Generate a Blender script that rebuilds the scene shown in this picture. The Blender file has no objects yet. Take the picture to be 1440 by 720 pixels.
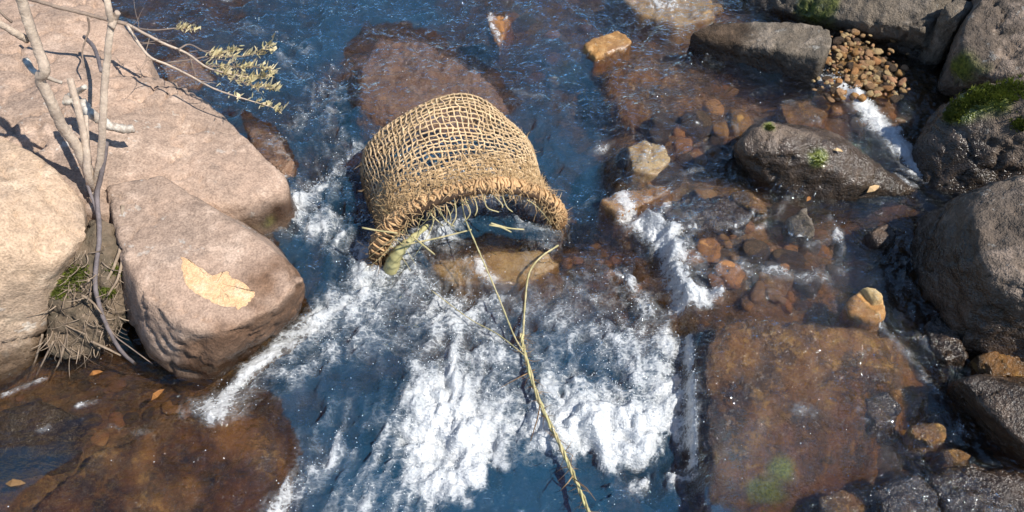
import bpy, bmesh, math, random
import numpy as np
from mathutils import Vector, Matrix
from mathutils.bvhtree import BVHTree

R = math.radians
random.seed(7); np.random.seed(7)
sc = bpy.context.scene
C = sc.collection

# ------------------------------------------------------------------ camera
CAM_H, PITCH, FPX = 1.70, 48.0, 1100.0
cam_d = bpy.data.cameras.new('camera'); cam = bpy.data.objects.new('camera', cam_d); C.objects.link(cam)
cam.location = (0, 0, CAM_H); cam.rotation_euler = (R(90 - PITCH), 0, 0)
cam_d.sensor_fit = 'HORIZONTAL'; cam_d.angle = 2 * math.atan(720 / FPX)
cam_d.clip_start = 0.02; cam_d.clip_end = 500
sc.camera = cam

# ------------------------------------------------------------------ sky, sun, exposure
SUN = Vector((0.56, -0.30, 0.77)).normalized()
w = bpy.data.worlds.new('World'); sc.world = w; w.use_nodes = True
nt = w.node_tree; bg = nt.nodes['Background']
sky = nt.nodes.new('ShaderNodeTexSky'); sky.sky_type = 'NISHITA'; sky.sun_disc = False
sky.sun_elevation = math.asin(SUN.z); sky.sun_rotation = math.atan2(SUN.x, SUN.y)
sky.air_density = 1.0; sky.dust_density = 0.0; sky.ozone_density = 3.0
nt.links.new(sky.outputs[0], bg.inputs[0]); bg.inputs[1].default_value = 0.11
sd = bpy.data.lights.new('sun', 'SUN'); sun = bpy.data.objects.new('sun', sd); C.objects.link(sun)
sd.energy = 5.0; sd.angle = R(0.55); sd.color = (1.0, 0.95, 0.87)
sun.rotation_euler = (-SUN).to_track_quat('-Z', 'Y').to_euler(); sun.location = SUN * 20
sc.view_settings.view_transform = 'Standard'; sc.view_settings.look = 'None'
sc.view_settings.exposure = 0.38; sc.view_settings.gamma = 1.0; sc.view_settings.use_curve_mapping = False
sc.cycles.use_denoising = True
sc.cycles.max_bounces = 4; sc.cycles.diffuse_bounces = 2; sc.cycles.glossy_bounces = 2; sc.cycles.adaptive_threshold = .02; sc.cycles.transparent_max_bounces = 12
sc.cycles.caustics_reflective = False; sc.cycles.caustics_refractive = False
sc.cycles.sample_clamp_indirect = 4.0

# ------------------------------------------------------------------ helpers: pixels to plan, noise
_cp, _sp = math.cos(R(PITCH)), math.sin(R(PITCH))
def P(px, py, z=0.0):
    """point of the place at height z that the photograph shows at (px, py)"""
    a = (px - 720) / FPX; b = (360 - py) / FPX
    d = Vector((a, _cp + b * _sp, -_sp + b * _cp))
    t = (z - CAM_H) / d.z
    return Vector((0, 0, CAM_H)) + d * t

_perm = np.random.RandomState(3).permutation(256); _perm = np.concatenate([_perm, _perm, _perm])
_g3 = np.random.RandomState(5).normal(size=(256, 3)); _g3 /= np.linalg.norm(_g3, axis=1)[:, None]
def perlin(x, y, z):
    x, y, z = np.broadcast_arrays(np.asarray(x, float), np.asarray(y, float), np.asarray(z, float))
    xi = np.floor(x).astype(int); yi = np.floor(y).astype(int); zi = np.floor(z).astype(int)
    xf, yf, zf = x - xi, y - yi, z - zi
    u = xf**3 * (xf * (xf * 6 - 15) + 10); v = yf**3 * (yf * (yf * 6 - 15) + 10); q = zf**3 * (zf * (zf * 6 - 15) + 10)
    out = 0
    for dx in (0, 1):
        wx = u if dx else 1 - u
        for dy in (0, 1):
            wy = v if dy else 1 - v
            for dz in (0, 1):
                wz = q if dz else 1 - q
                g = _g3[_perm[_perm[_perm[(xi + dx) & 255] + ((yi + dy) & 255)] + ((zi + dz) & 255)]]
                out = out + wx * wy * wz * (g[..., 0] * (xf - dx) + g[..., 1] * (yf - dy) + g[..., 2] * (zf - dz))
    return out * 1.5
def fbm(x, y, z, o=4, lac=2.03, gain=0.5):
    s = 0; a = 1.0; f = 1.0
    for i in range(o):
        s = s + a * perlin(x * f + 17.3 * i, y * f + 5.1 * i, z * f + 9.7 * i); a *= gain; f *= lac
    return s
def sstep(a, b, x):
    t = np.clip((x - a) / (b - a), 0, 1); return t * t * (3 - 2 * t)

def tag(o, label=None, cat=None, group=None, kind=None):
    if label: o['label'] = label
    if cat: o['category'] = cat
    if group: o['group'] = group
    if kind: o['kind'] = kind
    return o
def link(name, me, mat=None, parent=None, loc=None, smooth=True):
    o = bpy.data.objects.new(name, me); C.objects.link(o)
    if mat: 
        if len(me.materials) == 0: me.materials.append(mat)
    if parent: o.parent = parent
    if loc is not None: o.location = loc
    if smooth: me.polygons.foreach_set('use_smooth', np.ones(len(me.polygons), bool))
    return o
def empty(name, loc):
    o = bpy.data.objects.new(name, None); C.objects.link(o); o.location = loc; o.empty_display_size = .05
    return o

class MB:
    def __init__(s): s.v = []; s.f = []
    def tube(s, pts, rad, k=6, cap=True, jit=0.0, groove=0.0):
        pts = [Vector(p) for p in pts]; n = len(pts)
        if not hasattr(rad, '__len__'): rad = [rad] * n
        b = len(s.v); ref = None; gv = [1 + random.uniform(-groove, groove) for _ in range(k)]
        for i, p in enumerate(pts):
            t = (pts[min(i + 1, n - 1)] - pts[max(i - 1, 0)])
            t = t.normalized() if t.length > 1e-9 else Vector((0, 0, 1))
            if ref is None:
                ref = t.cross(Vector((0.31, 0.17, 0.93)))
                if ref.length < 1e-3: ref = t.cross(Vector((1, 0, 0)))
            ref = (ref - t * ref.dot(t)).normalized(); bi = t.cross(ref)
            for j in range(k):
                a = 2 * math.pi * j / k
                r = rad[i] * gv[j] * (1 + random.uniform(-jit, jit))
                s.v.append(p + (ref * math.cos(a) + bi * math.sin(a)) * r)
        for i in range(n - 1):
            for j in range(k):
                s.f.append((b + i * k + j, b + i * k + (j + 1) % k, b + (i + 1) * k + (j + 1) % k, b + (i + 1) * k + j))
        if cap:
            s.f.append(tuple(b + j for j in reversed(range(k)))); s.f.append(tuple(b + (n - 1) * k + j for j in range(k)))
        return s
    def poly(s, pts):
        b = len(s.v); s.v += [Vector(p) for p in pts]; s.f.append(tuple(range(b, b + len(pts)))); return s
    def build(s, name, mat, parent=None, origin=None, smooth=True):
        me = bpy.data.meshes.new(name)
        o0 = Vector(origin) if origin is not None else Vector((0, 0, 0))
        me.from_pydata([tuple(p - o0) for p in s.v], [], s.f); me.update()
        return link(name, me, mat, parent, o0 if parent is None else None, smooth)
def spline(pts, n):
    """Catmull-Rom through pts"""
    pts = [Vector(p) for p in pts]; out = []
    q = [pts[0] * 2 - pts[1]] + pts + [pts[-1] * 2 - pts[-2]]
    for i in range(1, len(q) - 2):
        for k in range(n):
            t = k / n; a, b, c, d = q[i - 1], q[i], q[i + 1], q[i + 2]
            out.append(0.5 * ((2 * b) + (c - a) * t + (2 * a - 5 * b + 4 * c - d) * t * t + (3 * b - a - 3 * c + d) * t**3))
    out.append(pts[-1]); return out

# ------------------------------------------------------------------ materials
class NT:
    def __init__(s, name):
        s.m = bpy.data.materials.new(name); s.m.use_nodes = True; s.t = s.m.node_tree; s.t.nodes.clear()
        s.out = s.n('ShaderNodeOutputMaterial')
    def n(s, typ, **kw):
        x = s.t.nodes.new(typ)
        for k, v in kw.items(): setattr(x, k, v)
        return x
    def put(s, sock, v):
        if hasattr(v, 'links') or isinstance(v, bpy.types.NodeSocket): s.t.links.new(v, sock)
        else:
            if sock.type == 'RGBA' and len(v) == 3: v = (*v, 1)
            sock.default_value = v
    def math(s, op, a, b=0.0, clamp=False):
        x = s.n('ShaderNodeMath', operation=op, use_clamp=clamp); s.put(x.inputs[0], a); s.put(x.inputs[1], b); return x.outputs[0]
    def mix(s, f, a, b, blend='MIX'):
        x = s.n('ShaderNodeMix', data_type='RGBA', blend_type=blend); s.put(x.inputs[0], f); s.put(x.inputs[6], a); s.put(x.inputs[7], b); return x.outputs[2]
    def ramp(s, v, a, b):
        x = s.n('ShaderNodeMapRange', interpolation_type='SMOOTHSTEP'); s.put(x.inputs[0], v); x.inputs[1].default_value = a; x.inputs[2].default_value = b; return x.outputs[0]
    def noise(s, vec, scale, det=4, rough=.55, dist=0.0):
        x = s.n('ShaderNodeTexNoise'); s.put(x.inputs['Vector'], vec); x.inputs['Scale'].default_value = scale
        x.inputs['Detail'].default_value = det; x.inputs['Roughness'].default_value = rough; x.inputs['Distortion'].default_value = dist
        return x.outputs[0]
    def attr(s, name): return s.n('ShaderNodeAttribute', attribute_name=name).outputs['Fac']
    def bump(s, h, dist, strength=1.0, nrm=None):
        x = s.n('ShaderNodeBump'); x.inputs['Strength'].default_value = strength; x.inputs['Distance'].default_value = dist
        s.put(x.inputs['Height'], h)
        if nrm is not None: s.put(x.inputs['Normal'], nrm)
        return x.outputs[0]
    def coords(s):
        co = s.n('ShaderNodeTexCoord').outputs['Object']; rnd = s.n('ShaderNodeObjectInfo').outputs['Random']
        x = s.n('ShaderNodeVectorMath', operation='ADD'); s.put(x.inputs[0], co)
        c = s.n('ShaderNodeCombineXYZ'); v = s.math('MULTIPLY', rnd, 37.0)
        for i in range(3): s.put(c.inputs[i], v)
        s.put(x.inputs[1], c.outputs[0]); return x.outputs[0]

def rock_mat(name, a, b, light, dark=(.09, .07, .06), scale=1.0, wetdark=.38, bumpd=.014, jitter=0.0):
    k = NT(name); co = k.coords()
    n1 = k.noise(co, 2.6 * scale, 4, .65); n2 = k.noise(co, 9 * scale, 5, .7); n3 = k.noise(co, 45 * scale, 3, .75); n4 = k.noise(co, 190 * scale, 1, .6)
    n5 = k.noise(co, 4.1 * scale, 6, .72)
    col = k.mix(k.ramp(n1, .36, .64), a, b)
    col = k.mix(k.math('MULTIPLY', k.ramp(n2, .5, .66), .85), col, light)
    col = k.mix(k.math('MULTIPLY', k.ramp(n5, .53, .66), .62), col, dark)
    li = k.noise(co, 14 * scale, 3, .8); col = k.mix(k.math('MULTIPLY', k.math('MULTIPLY', k.ramp(li, .60, .66), k.ramp(n1, .45, .6)), .5), col, tuple(min(.62, c * 1.15 + .10) for c in (light[1], light[1], light[1] * .92)))
    sp = k.math('ADD', k.math('MULTIPLY', n3, .7), k.math('MULTIPLY', n4, .6))
    col = k.mix(1.0, col, k.mix(k.ramp(sp, .35, .95), (.58, .57, .56), (1.28, 1.27, 1.25)), 'MULTIPLY')
    pit = k.ramp(n3, .62, .70)
    col = k.mix(k.math('MULTIPLY', pit, .5), col, dark)
    if jitter:
        r = k.n('ShaderNodeObjectInfo').outputs['Random']
        h = k.n('ShaderNodeHueSaturation'); k.put(h.inputs['Hue'], k.math('ADD', .5 - jitter * .04, k.math('MULTIPLY', r, jitter * .08)))
        k.put(h.inputs['Value'], k.math('ADD', 1 - jitter, k.math('MULTIPLY', k.math('FRACT', k.math('MULTIPLY', r, 7.31)), 2 * jitter))); k.put(h.inputs['Color'], col); col = h.outputs[0]
    wet = k.attr('wet')
    stain = k.attr('stain')
    col = k.mix(k.math('MULTIPLY', stain, .9), col, k.mix(1.0, col, (.38, .29, .22), 'MULTIPLY'))
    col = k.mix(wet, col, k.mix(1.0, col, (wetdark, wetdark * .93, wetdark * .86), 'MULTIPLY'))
    moss = k.attr('moss'); mc = k.mix(k.ramp(n3, .35, .65), (.05, .07, .012), (.17, .19, .03))
    col = k.mix(moss, col, mc)
    h = k.math('ADD', k.math('ADD', k.math('MULTIPLY', n2, 1.2), k.math('MULTIPLY', n3, .55)), k.math('MULTIPLY', n4, .16))
    bs = k.n('ShaderNodeBsdfPrincipled')
    k.put(bs.inputs['Base Color'], col)
    k.put(bs.inputs['Roughness'], k.math('SUBTRACT', .88, k.math('MULTIPLY', wet, k.math('ADD', .42, k.math('MULTIPLY', n2, .5)))))
    k.put(bs.inputs['Specular IOR Level'], k.math('ADD', .3, k.math('MULTIPLY', wet, .35)))
    k.put(bs.inputs['Normal'], k.bump(h, bumpd))
    k.put(k.out.inputs[0], bs.outputs[0]); return k.m

M = {}
M['sand'] = rock_mat('pink_tan_sandstone', (.41, .288, .215), (.31, .226, .174), (.51, .38, .295), (.19, .145, .12), bumpd=.006)
M['warm'] = rock_mat('warm_tan_sandstone', (.50, .36, .25), (.40, .295, .215), (.58, .445, .325), (.27, .205, .165), bumpd=.007)
M['brown'] = rock_mat('brown_grey_rock', (.195, .145, .108), (.125, .098, .076), (.31, .24, .19), (.045, .038, .032), 1.3)
M['grey'] = rock_mat('grey_weathered_rock', (.185, .148, .11), (.125, .105, .082), (.28, .23, .18), (.05, .043, .036), 1.4)
M['darkrock'] = rock_mat('dark_river_rock', (.14, .088, .055), (.085, .062, .046), (.24, .165, .11), (.04, .035, .03), 1.5)
M['slabrock'] = rock_mat('algae_brown_rock', (.40, .20, .06), (.15, .09, .04), (.62, .37, .12), (.04, .036, .015), 3.4, wetdark=.72)
M['mauve'] = rock_mat('mauve_bed_rock', (.44, .29, .22), (.33, .20, .13), (.52, .36, .25), (.18, .12, .08), 2.4, wetdark=.75)
M['orange'] = rock_mat('orange_river_stone', (.46, .225, .075), (.31, .16, .065), (.54, .33, .16), (.15, .085, .04), 3.0, wetdark=.75, bumpd=.003, jitter=.25)
M['tan'] = rock_mat('tan_river_stone', (.55, .40, .2), (.42, .27, .11), (.62, .5, .33), (.25, .15, .07), 3.5, wetdark=.85, bumpd=.003)
M['pebble'] = rock_mat('pebble', (.36, .19, .08), (.27, .165, .095), (.45, .30, .18), (.14, .075, .035), 8.0, wetdark=.6, bumpd=.0015, jitter=.35)
M['bed'] = rock_mat('stream_bed', (.27, .15, .055), (.12, .08, .04), (.46, .26, .09), (.045, .04, .027), 3.6, wetdark=.85)
M['scar'] = rock_mat('fresh_broken_stone', (.76, .49, .28), (.72, .44, .235), (.80, .58, .39), (.66, .39, .2), 3.0, bumpd=.006)

def simple_mat(name, a, b, scale=30, rough=.8, bump=.001, stretch=None, trans=0.0, jitter=0.0, wet=0.0):
    k = NT(name); co = k.coords()
    n1 = k.noise(co, scale, 4, .6); n2 = k.noise(co, scale * 5, 3, .6)
    col = k.mix(k.ramp(n1, .35, .65), a, b); col = k.mix(1.0, col, k.mix(n2, (.6, .6, .6), (1.35, 1.35, 1.35)), 'MULTIPLY')
    if jitter:
        r = k.n('ShaderNodeObjectInfo').outputs['Random']
        col = k.mix(1.0, col, k.mix(r, (1 - jitter,) * 3, (1 + jitter,) * 3), 'MULTIPLY')
    if wet:     # soaked near the water line
        sx = k.n('ShaderNodeSeparateXYZ'); k.put(sx.inputs[0], k.n('ShaderNodeNewGeometry').outputs['Position'])
        zz = k.math('ADD', sx.outputs[2], k.math('MULTIPLY', k.math('SUBTRACT', k.noise(k.n('ShaderNodeNewGeometry').outputs['Position'], 18, 2), .5), .12))
        col = k.mix(k.ramp(zz, wet, wet * .25), col, k.mix(1.0, col, (.36, .31, .27), 'MULTIPLY'))
    bs = k.n('ShaderNodeBsdfPrincipled'); k.put(bs.inputs['Base Color'], col); bs.inputs['Roughness'].default_value = rough
    bs.inputs['Specular IOR Level'].default_value = .25
    k.put(bs.inputs['Normal'], k.bump(n2, bump)); res = bs.outputs[0]
    if trans:
        tr = k.n('ShaderNodeBsdfTranslucent'); k.put(tr.inputs[0], col); mx = k.n('ShaderNodeMixShader'); mx.inputs[0].default_value = trans
        k.put(mx.inputs[1], res); k.put(mx.inputs[2], tr.outputs[0]); res = mx.outputs[0]
    k.put(k.out.inputs[0], res); return k.m
M['cord'] = simple_mat('coir_cord', (.68, .49, .29), (.50, .345, .19), 40, jitter=.22, wet=.12)
M['fibre'] = simple_mat('coir_fibre', (.70, .49, .27), (.54, .36, .18), 25, trans=.15, wet=.05)
M['lash'] = simple_mat('coir_lashing', (.58, .37, .19), (.42, .255, .125), 45, jitter=.25, wet=.10)
M['straw'] = simple_mat('green_straw', (.60, .51, .29), (.42, .37, .18), 25, .6, trans=.15)
M['hoop'] = simple_mat('dark_hoop_wood', (.10, .06, .035), (.05, .03, .02), 30, .6)
M['stalk'] = simple_mat('green_stalk', (.55, .5, .25), (.45, .4, .18), 14, .45)
M['deadwood'] = simple_mat('bleached_dead_wood', (.56, .45, .35), (.42, .33, .26), 22, .8, .0025)
M['twig'] = simple_mat('grey_brown_twig', (.28, .21, .16), (.2, .15, .12), 40, .8)
M['vine'] = simple_mat('grey_vine', (.19, .16, .16), (.13, .11, .11), 40, .7)
M['lichenwood'] = simple_mat('lichen_covered_wood', (.33, .27, .22), (.66, .62, .54), 35, .9)
M['leaf'] = simple_mat('olive_leaf', (.78, .66, .42), (.55, .48, .25), 20, .6, .0003, trans=.3)
M['soil'] = simple_mat('root_soil', (.17, .125, .085), (.10, .08, .055), 16, .95, .008)
M['root'] = simple_mat('pale_root', (.34, .26, .19), (.23, .17, .12), 30, .85)
M['moss'] = simple_mat('moss', (.17, .20, .03), (.09, .11, .02), 30, .9, trans=.2)
M['dryleaf'] = simple_mat('dry_leaf', (.38, .17, .05), (.26, .11, .035), 20, .6, trans=.1)

# ------------------------------------------------------------------ water level and bed, as functions of the plan
def rbf(ctrl, sig):
    pts = np.array([[*P(a, b, 0)[:2]] for a, b, c in ctrl]); val = np.array([c for a, b, c in ctrl])
    def f(x, y):
        x = np.asarray(x, float); y = np.asarray(y, float)
        num = 0; den = 0
        for (cx, cy), v in zip(pts, val):
            q = 1.0 / (((x - cx)**2 + (y - cy)**2) / sig**2 + .15)**2.2; num = num + q * v; den = den + q
        return num / den
    return f
lev_main = rbf([(100, 0, .11), (500, 0, .10), (800, 0, .11), (1000, 20, .12), (1100, 100, .115), (1200, 120, .12), (450, 150, .07), (600, 100, .08), (850, 150, .08),
                (1000, 180, .09), (430, 300, .015), (550, 300, .015), (660, 330, .012), (850, 300, .03), (800, 400, .0), (640, 450, -.015), (800, 500, -.02), (450, 500, -.02),
                (250, 620, -.02), (100, 600, -.02), (700, 700, -.07), (500, 700, -.065), (900, 700, -.06), (900, 560, -.02), (930, 640, -.04), (900, 470, 0)], .2)
lev_right = rbf([(900, 100, .10), (1100, 100, .115), (1210, 150, .12), (1000, 180, .10), (1170, 170, .115), (1230, 210, .09), (1280, 265, .06), (1000, 270, .075), (1000, 350, .07), (1050, 400, .065), (1250, 330, .062),
                 (1150, 340, .07), (1100, 460, .062), (1000, 500, .055), (1000, 600, .045), (1000, 690, .02), (1100, 700, .005), (1250, 560, .04), (1300, 640, .02), (1400, 700, 0), (1420, 520, .03)], .17)
_edge = [(860, 180), (862, 260), (880, 300), (925, 335), (945, 400), (962, 440), (966, 470), (970, 560), (974, 650), (985, 720), (990, 760)]
_ex = np.array([P(a, b, .02)[0] for a, b in _edge])[::-1]; _ey = np.array([P(a, b, .02)[1] for a, b in _edge])[::-1]
def terrace(x, y, wd=.022):
    e = np.interp(y, _ey, _ex) + .018 * perlin(np.asarray(y) * 9, 3.3, 1.1) + .012 * perlin(np.asarray(y) * 26, 7.3, 2.1)
    return sstep(-wd, wd, np.asarray(x) - e)
def level(x, y):
    t = terrace(x, y); return lev_main(x, y) * (1 - t) + lev_right(x, y) * t
depth_f = rbf([(300, 10, .16), (500, 50, .22), (600, 150, .16), (800, 40, .15), (850, 120, .18), (430, 200, .2), (450, 330, .2), (800, 250, .22), (950, 120, .07), (1000, 20, .07), (1070, 110, .16), (1180, 110, .03),
               (1000, 200, .06), (900, 260, .045), (1180, 170, .05), (1260, 240, .10), (1000, 300, .045), (1200, 300, .14), (1050, 370, .035), (1250, 400, .1), (900, 360, .12),
               (660, 360, .15), (640, 480, .2), (800, 540, .22), (480, 550, .22), (560, 690, .25), (800, 700, .25), (900, 600, .2), (350, 690, .18), (100, 560, .13), (230, 590, .09), (40, 690, .16),
               (1150, 560, .12), (1300, 560, .12), (1350, 690, .1)], .18)
def bed_z(x, y):
    x = np.asarray(x, float); y = np.asarray(y, float)
    L = lev_main(x, y) * (1 - terrace(x, y, .06)) + lev_right(x, y) * terrace(x, y, .06)
    z = L - depth_f(x, y) + .022 * fbm(x * 5, y * 5, 2.2, 4) + .010 * perlin(x * 24, y * 24, 1.2)
    xl = -1.55 - .1 * y; xr = 1.45 + .22 * y
    bank = sstep(0, .7, xl - x) + sstep(0, .7, x - xr)
    return z + bank * (.45 + .1 * fbm(x * 1.5, y * 1.5, 4.4, 4))

# ------------------------------------------------------------------ stream bed (ground sheet)
def axis(lo, hi, step, far):
    core = np.arange(lo, hi + 1e-6, step); out = []; d = step; v = hi
    while v < far: d *= 1.35; v += d; out.append(v)
    left = []; d = step; v = lo
    while v > -far: d *= 1.35; v -= d; left.append(v)
    return np.array(left[::-1] + list(core) + out)
def grid_mesh(name, xs, ys, Z, keep=None):
    nx, ny = len(xs), len(ys); X, Y = np.meshgrid(xs, ys)
    co = np.stack([X.ravel(), Y.ravel(), Z.ravel()], 1).astype(np.float32)
    idx = np.arange(nx * ny).reshape(ny, nx)
    q = np.stack([idx[:-1, :-1], idx[:-1, 1:], idx[1:, 1:], idx[1:, :-1]], -1).reshape(-1, 4)
    used = None
    if keep is not None:
        kf = keep.ravel()[q].any(1); q = q[kf]
        used = np.unique(q); remap = np.full(nx * ny, -1); remap[used] = np.arange(len(used)); q = remap[q]; co = co[used]
    me = bpy.data.meshes.new(name); me.vertices.add(len(co)); me.vertices.foreach_set('co', co.ravel())
    me.loops.add(len(q) * 4); me.loops.foreach_set('vertex_index', q.ravel().astype(np.int32))
    me.polygons.add(len(q)); me.polygons.foreach_set('loop_start', np.arange(0, len(q) * 4, 4, dtype=np.int32))
    me.update(calc_edges=True); return me, used
def set_attr(me, name, val):
    a = me.attributes.get(name) or me.attributes.new(name, 'FLOAT', 'POINT'); a.data.foreach_set('value', np.asarray(val, np.float32).ravel())

bx, by = axis(-2.6, 2.6, .02, 120), axis(.3, 3.6, .02, 120)
BX, BY = np.meshgrid(bx, by); BZ = bed_z(BX, BY)
me, _ = grid_mesh('stream_bed', bx, by, BZ)
set_attr(me, 'wet', np.clip(1 - (BZ - level(BX, BY)) / .05, 0, 1)); 
bed = tag(link('stream_bed', me, M['bed']), 'dark brown stony stream bed and banks under the water', kind='structure')

# ------------------------------------------------------------------ rocks
ROCKS = []      # (verts, polys) of everything solid, for the water's depth
def add_solid(o):
    me = o.data; n = len(me.vertices); v = np.empty(n * 3, np.float32); me.vertices.foreach_get('co', v); v = v.reshape(-1, 3) + np.array(o.location, np.float32)
    ROCKS.append((v, [tuple(p.vertices) for p in me.polygons]))
def rock(name, label, top, base, mat, voxel=.013, smooth=3, amp=.020, freq=4.5, wet=.05, spread=1.12, seed=0, cat='boulder', group=None, low=None, extra=(),
         strata=0.0, crack=0.0, moss=None, stain=None, fine=1.0, wetmin=0.0, solid=True):
    """top: (px, py, z) corners of the upper surface; base: height of the foot; low: foot corners (px, py, z) if they are not below the upper ones"""
    tp = [P(a, b, z) for a, b, z in top]; c = sum(tp, Vector()) / len(tp)
    pts = list(tp) + [P(a, b, z) for a, b, z in extra]
    if low: pts += [P(a, b, z) for a, b, z in low]
    else: pts += [Vector((c.x + (p.x - c.x) * spread, c.y + (p.y - c.y) * spread, base)) for p in tp]
    bm = bmesh.new()
    for p in pts: bm.verts.new(p - c)
    bm.verts.ensure_lookup_table()
    r = bmesh.ops.convex_hull(bm, input=bm.verts[:]); 
    bmesh.ops.delete(bm, geom=list({g for g in r['geom_interior'] + r['geom_unused'] if isinstance(g, bmesh.types.BMVert)}), context='VERTS')
    me = bpy.data.meshes.new(name); bm.to_mesh(me); bm.free()
    o = bpy.data.objects.new(name, me); C.objects.link(o)
    m = o.modifiers.new('r', 'REMESH'); m.mode = 'VOXEL'; m.voxel_size = voxel
    m = o.modifiers.new('s', 'SMOOTH'); m.factor = .5; m.iterations = smooth
    dg = bpy.context.evaluated_depsgraph_get(); me2 = bpy.data.meshes.new_from_object(o.evaluated_get(dg)); o.modifiers.clear(); o.data = me2; bpy.data.meshes.remove(me); me2.name = name
    n = len(me2.vertices); v = np.empty(n * 3, np.float32); me2.vertices.foreach_get('co', v); v = v.reshape(-1, 3).astype(float)
    nr = np.empty(n * 3, np.float32); me2.vertices.foreach_get('normal', nr); nr = nr.reshape(-1, 3)
    s = seed * 7.77 + 1.3; x, y, z = v[:, 0] + s, v[:, 1] + s * .7, v[:, 2] - s
    d = amp * fbm(x * freq, y * freq, z * freq, 3) + amp * .45 * fine * (.35 - np.abs(fbm(x * freq * 3.1, y * freq * 3.1, z * freq * 3.1, 3)))
    d += amp * .22 * fine * fbm(x * freq * 9, y * freq * 9, z * freq * 9, 2)
    ck = np.abs(fbm(x * freq * .9 + 4, y * freq * .9, z * freq * .9 + 7, 4)); d -= amp * .8 * np.exp(-(ck / .03)**2)
    ck2 = np.abs(fbm(x * freq * 2.2 + 9, y * freq * 2.2 + 2, z * freq * 2.2, 3)); d -= amp * .35 * np.exp(-(ck2 / .05)**2)
    if crack:
        cq = np.abs(perlin(x * 1.6 + 3.1, y * 1.6, z * 2.4) + .35 * fbm(x * 6, y * 6, z * 6, 3)); d -= crack * np.exp(-(cq / .022)**2)
    if strata: d += strata * np.abs(perlin(0.4, 0.7, z * 26 + .9 * fbm(x * 2, y * 2, z * 2, 2)))
    v = v + nr * d[:, None]; me2.vertices.foreach_set('co', v.astype(np.float32).ravel()); me2.update()
    wv = v + np.array(c)
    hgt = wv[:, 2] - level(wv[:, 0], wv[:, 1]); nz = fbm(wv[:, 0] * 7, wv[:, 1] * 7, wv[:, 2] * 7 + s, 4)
    set_attr(me2, 'wet', np.maximum(1 - sstep(wet * .55, wet * 1.25, hgt + nz * wet * .55), wetmin))  # damp near the water; on two right boulders also painted shade
    ms = np.zeros(n)
    if moss:
        for px, py, zz, rad in moss:
            q = np.array(P(px, py, zz)); dd = np.linalg.norm(wv - q, axis=1); ms = np.maximum(ms, 1 - sstep(.35, 1.0, dd / rad + nz * .55 + .12))
    set_attr(me2, 'moss', ms)
    st = np.zeros(n)
    if stain:
        for px, py, zz, rad in stain:
            q = np.array(P(px, py, zz)); dd = np.linalg.norm(wv - q, axis=1); st = np.maximum(st, 1 - sstep(.6, 1.0, dd / rad + nz * .35))
    set_attr(me2, 'stain', st)
    o.location = c; me2.materials.append(mat); me2.polygons.foreach_set('use_smooth', np.ones(len(me2.polygons), bool))
    tag(o, label, cat, group)
    if solid: add_solid(o)
    return o

# left bank
rear = rock('sandstone_boulder', 'pale pink sandstone slab in the far left corner behind the leafy branch',
     [(-330, 60, .36), (-200, -120, .42), (60, -90, .36), (118, 0, .26), (160, 30, .25), (208, 78, .23), (214, 105, .24), (120, 140, .32), (-50, 170, .36)], -.12, M['sand'], seed=1, wet=.08, fine=.6, crack=.020, smooth=2, amp=.02, freq=3)
mid = rock('sandstone_boulder', 'broad tan sandstone slab sloping to a rounded tip at the white water beside the basket',
     [(-80, 150, .36), (100, 112, .34), (215, 108, .27), (262, 124, .24), (312, 155, .21), (350, 195, .19), (404, 250, .14), (402, 268, .13), (350, 285, .15), (280, 285, .20), (140, 300, .25), (-40, 260, .33)],
     -.16, M['sand'], seed=2, wet=.09, fine=.6, crack=.020, smooth=2, spread=1.05, amp=.013, freq=3, strata=.004, stain=[(395, 285, .05, .09)], moss=[(370, 305, .03, .07)])
leftb = rock('sandstone_boulder', 'rounded warm tan boulder at the left edge beside the root clump',
     [(-260, 190, .42), (-60, 165, .40), (30, 200, .38), (85, 245, .34), (118, 285, .29), (122, 330, .26), (80, 370, .27), (-40, 330, .40), (-260, 330, .45)], -.14, M['warm'],
     seed=3, wet=.10, fine=.55, crack=.020, amp=.016, freq=3, low=[(128, 330, .12), (75, 420, .07), (55, 490, .0), (40, 525, -.06), (-20, 560, -.1), (-300, 620, -.1), (-300, 200, -.1), (60, 250, -.1)], extra=[(30, 430, .16), (-100, 480, .2)])
block = rock('sandstone_boulder', 'blocky brown sandstone boulder with a bright broken patch on its top',
     [(150, 262, .27), (225, 245, .255), (285, 283, .225), (335, 316, .212), (385, 350, .206), (428, 392, .19), (384, 434, .182), (318, 466, .186), (262, 462, .196), (205, 418, .22), (172, 355, .245)], -.12, M['sand'], seed=4, wet=.08, fine=.7,
     amp=.008, freq=3.2, smooth=0, voxel=.0105, crack=.010, low=[(432, 412, .06), (420, 452, .0), (345, 500, -.03), (292, 545, -.06), (250, 535, -.04), (210, 505, .0), (170, 440, .06), (165, 330, -.1), (300, 280, -.1), (380, 330, -.1)],
     stain=[(425, 420, .10, .13), (390, 460, .09, .16), (345, 490, .08, .16), (300, 520, .05, .10)])

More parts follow.
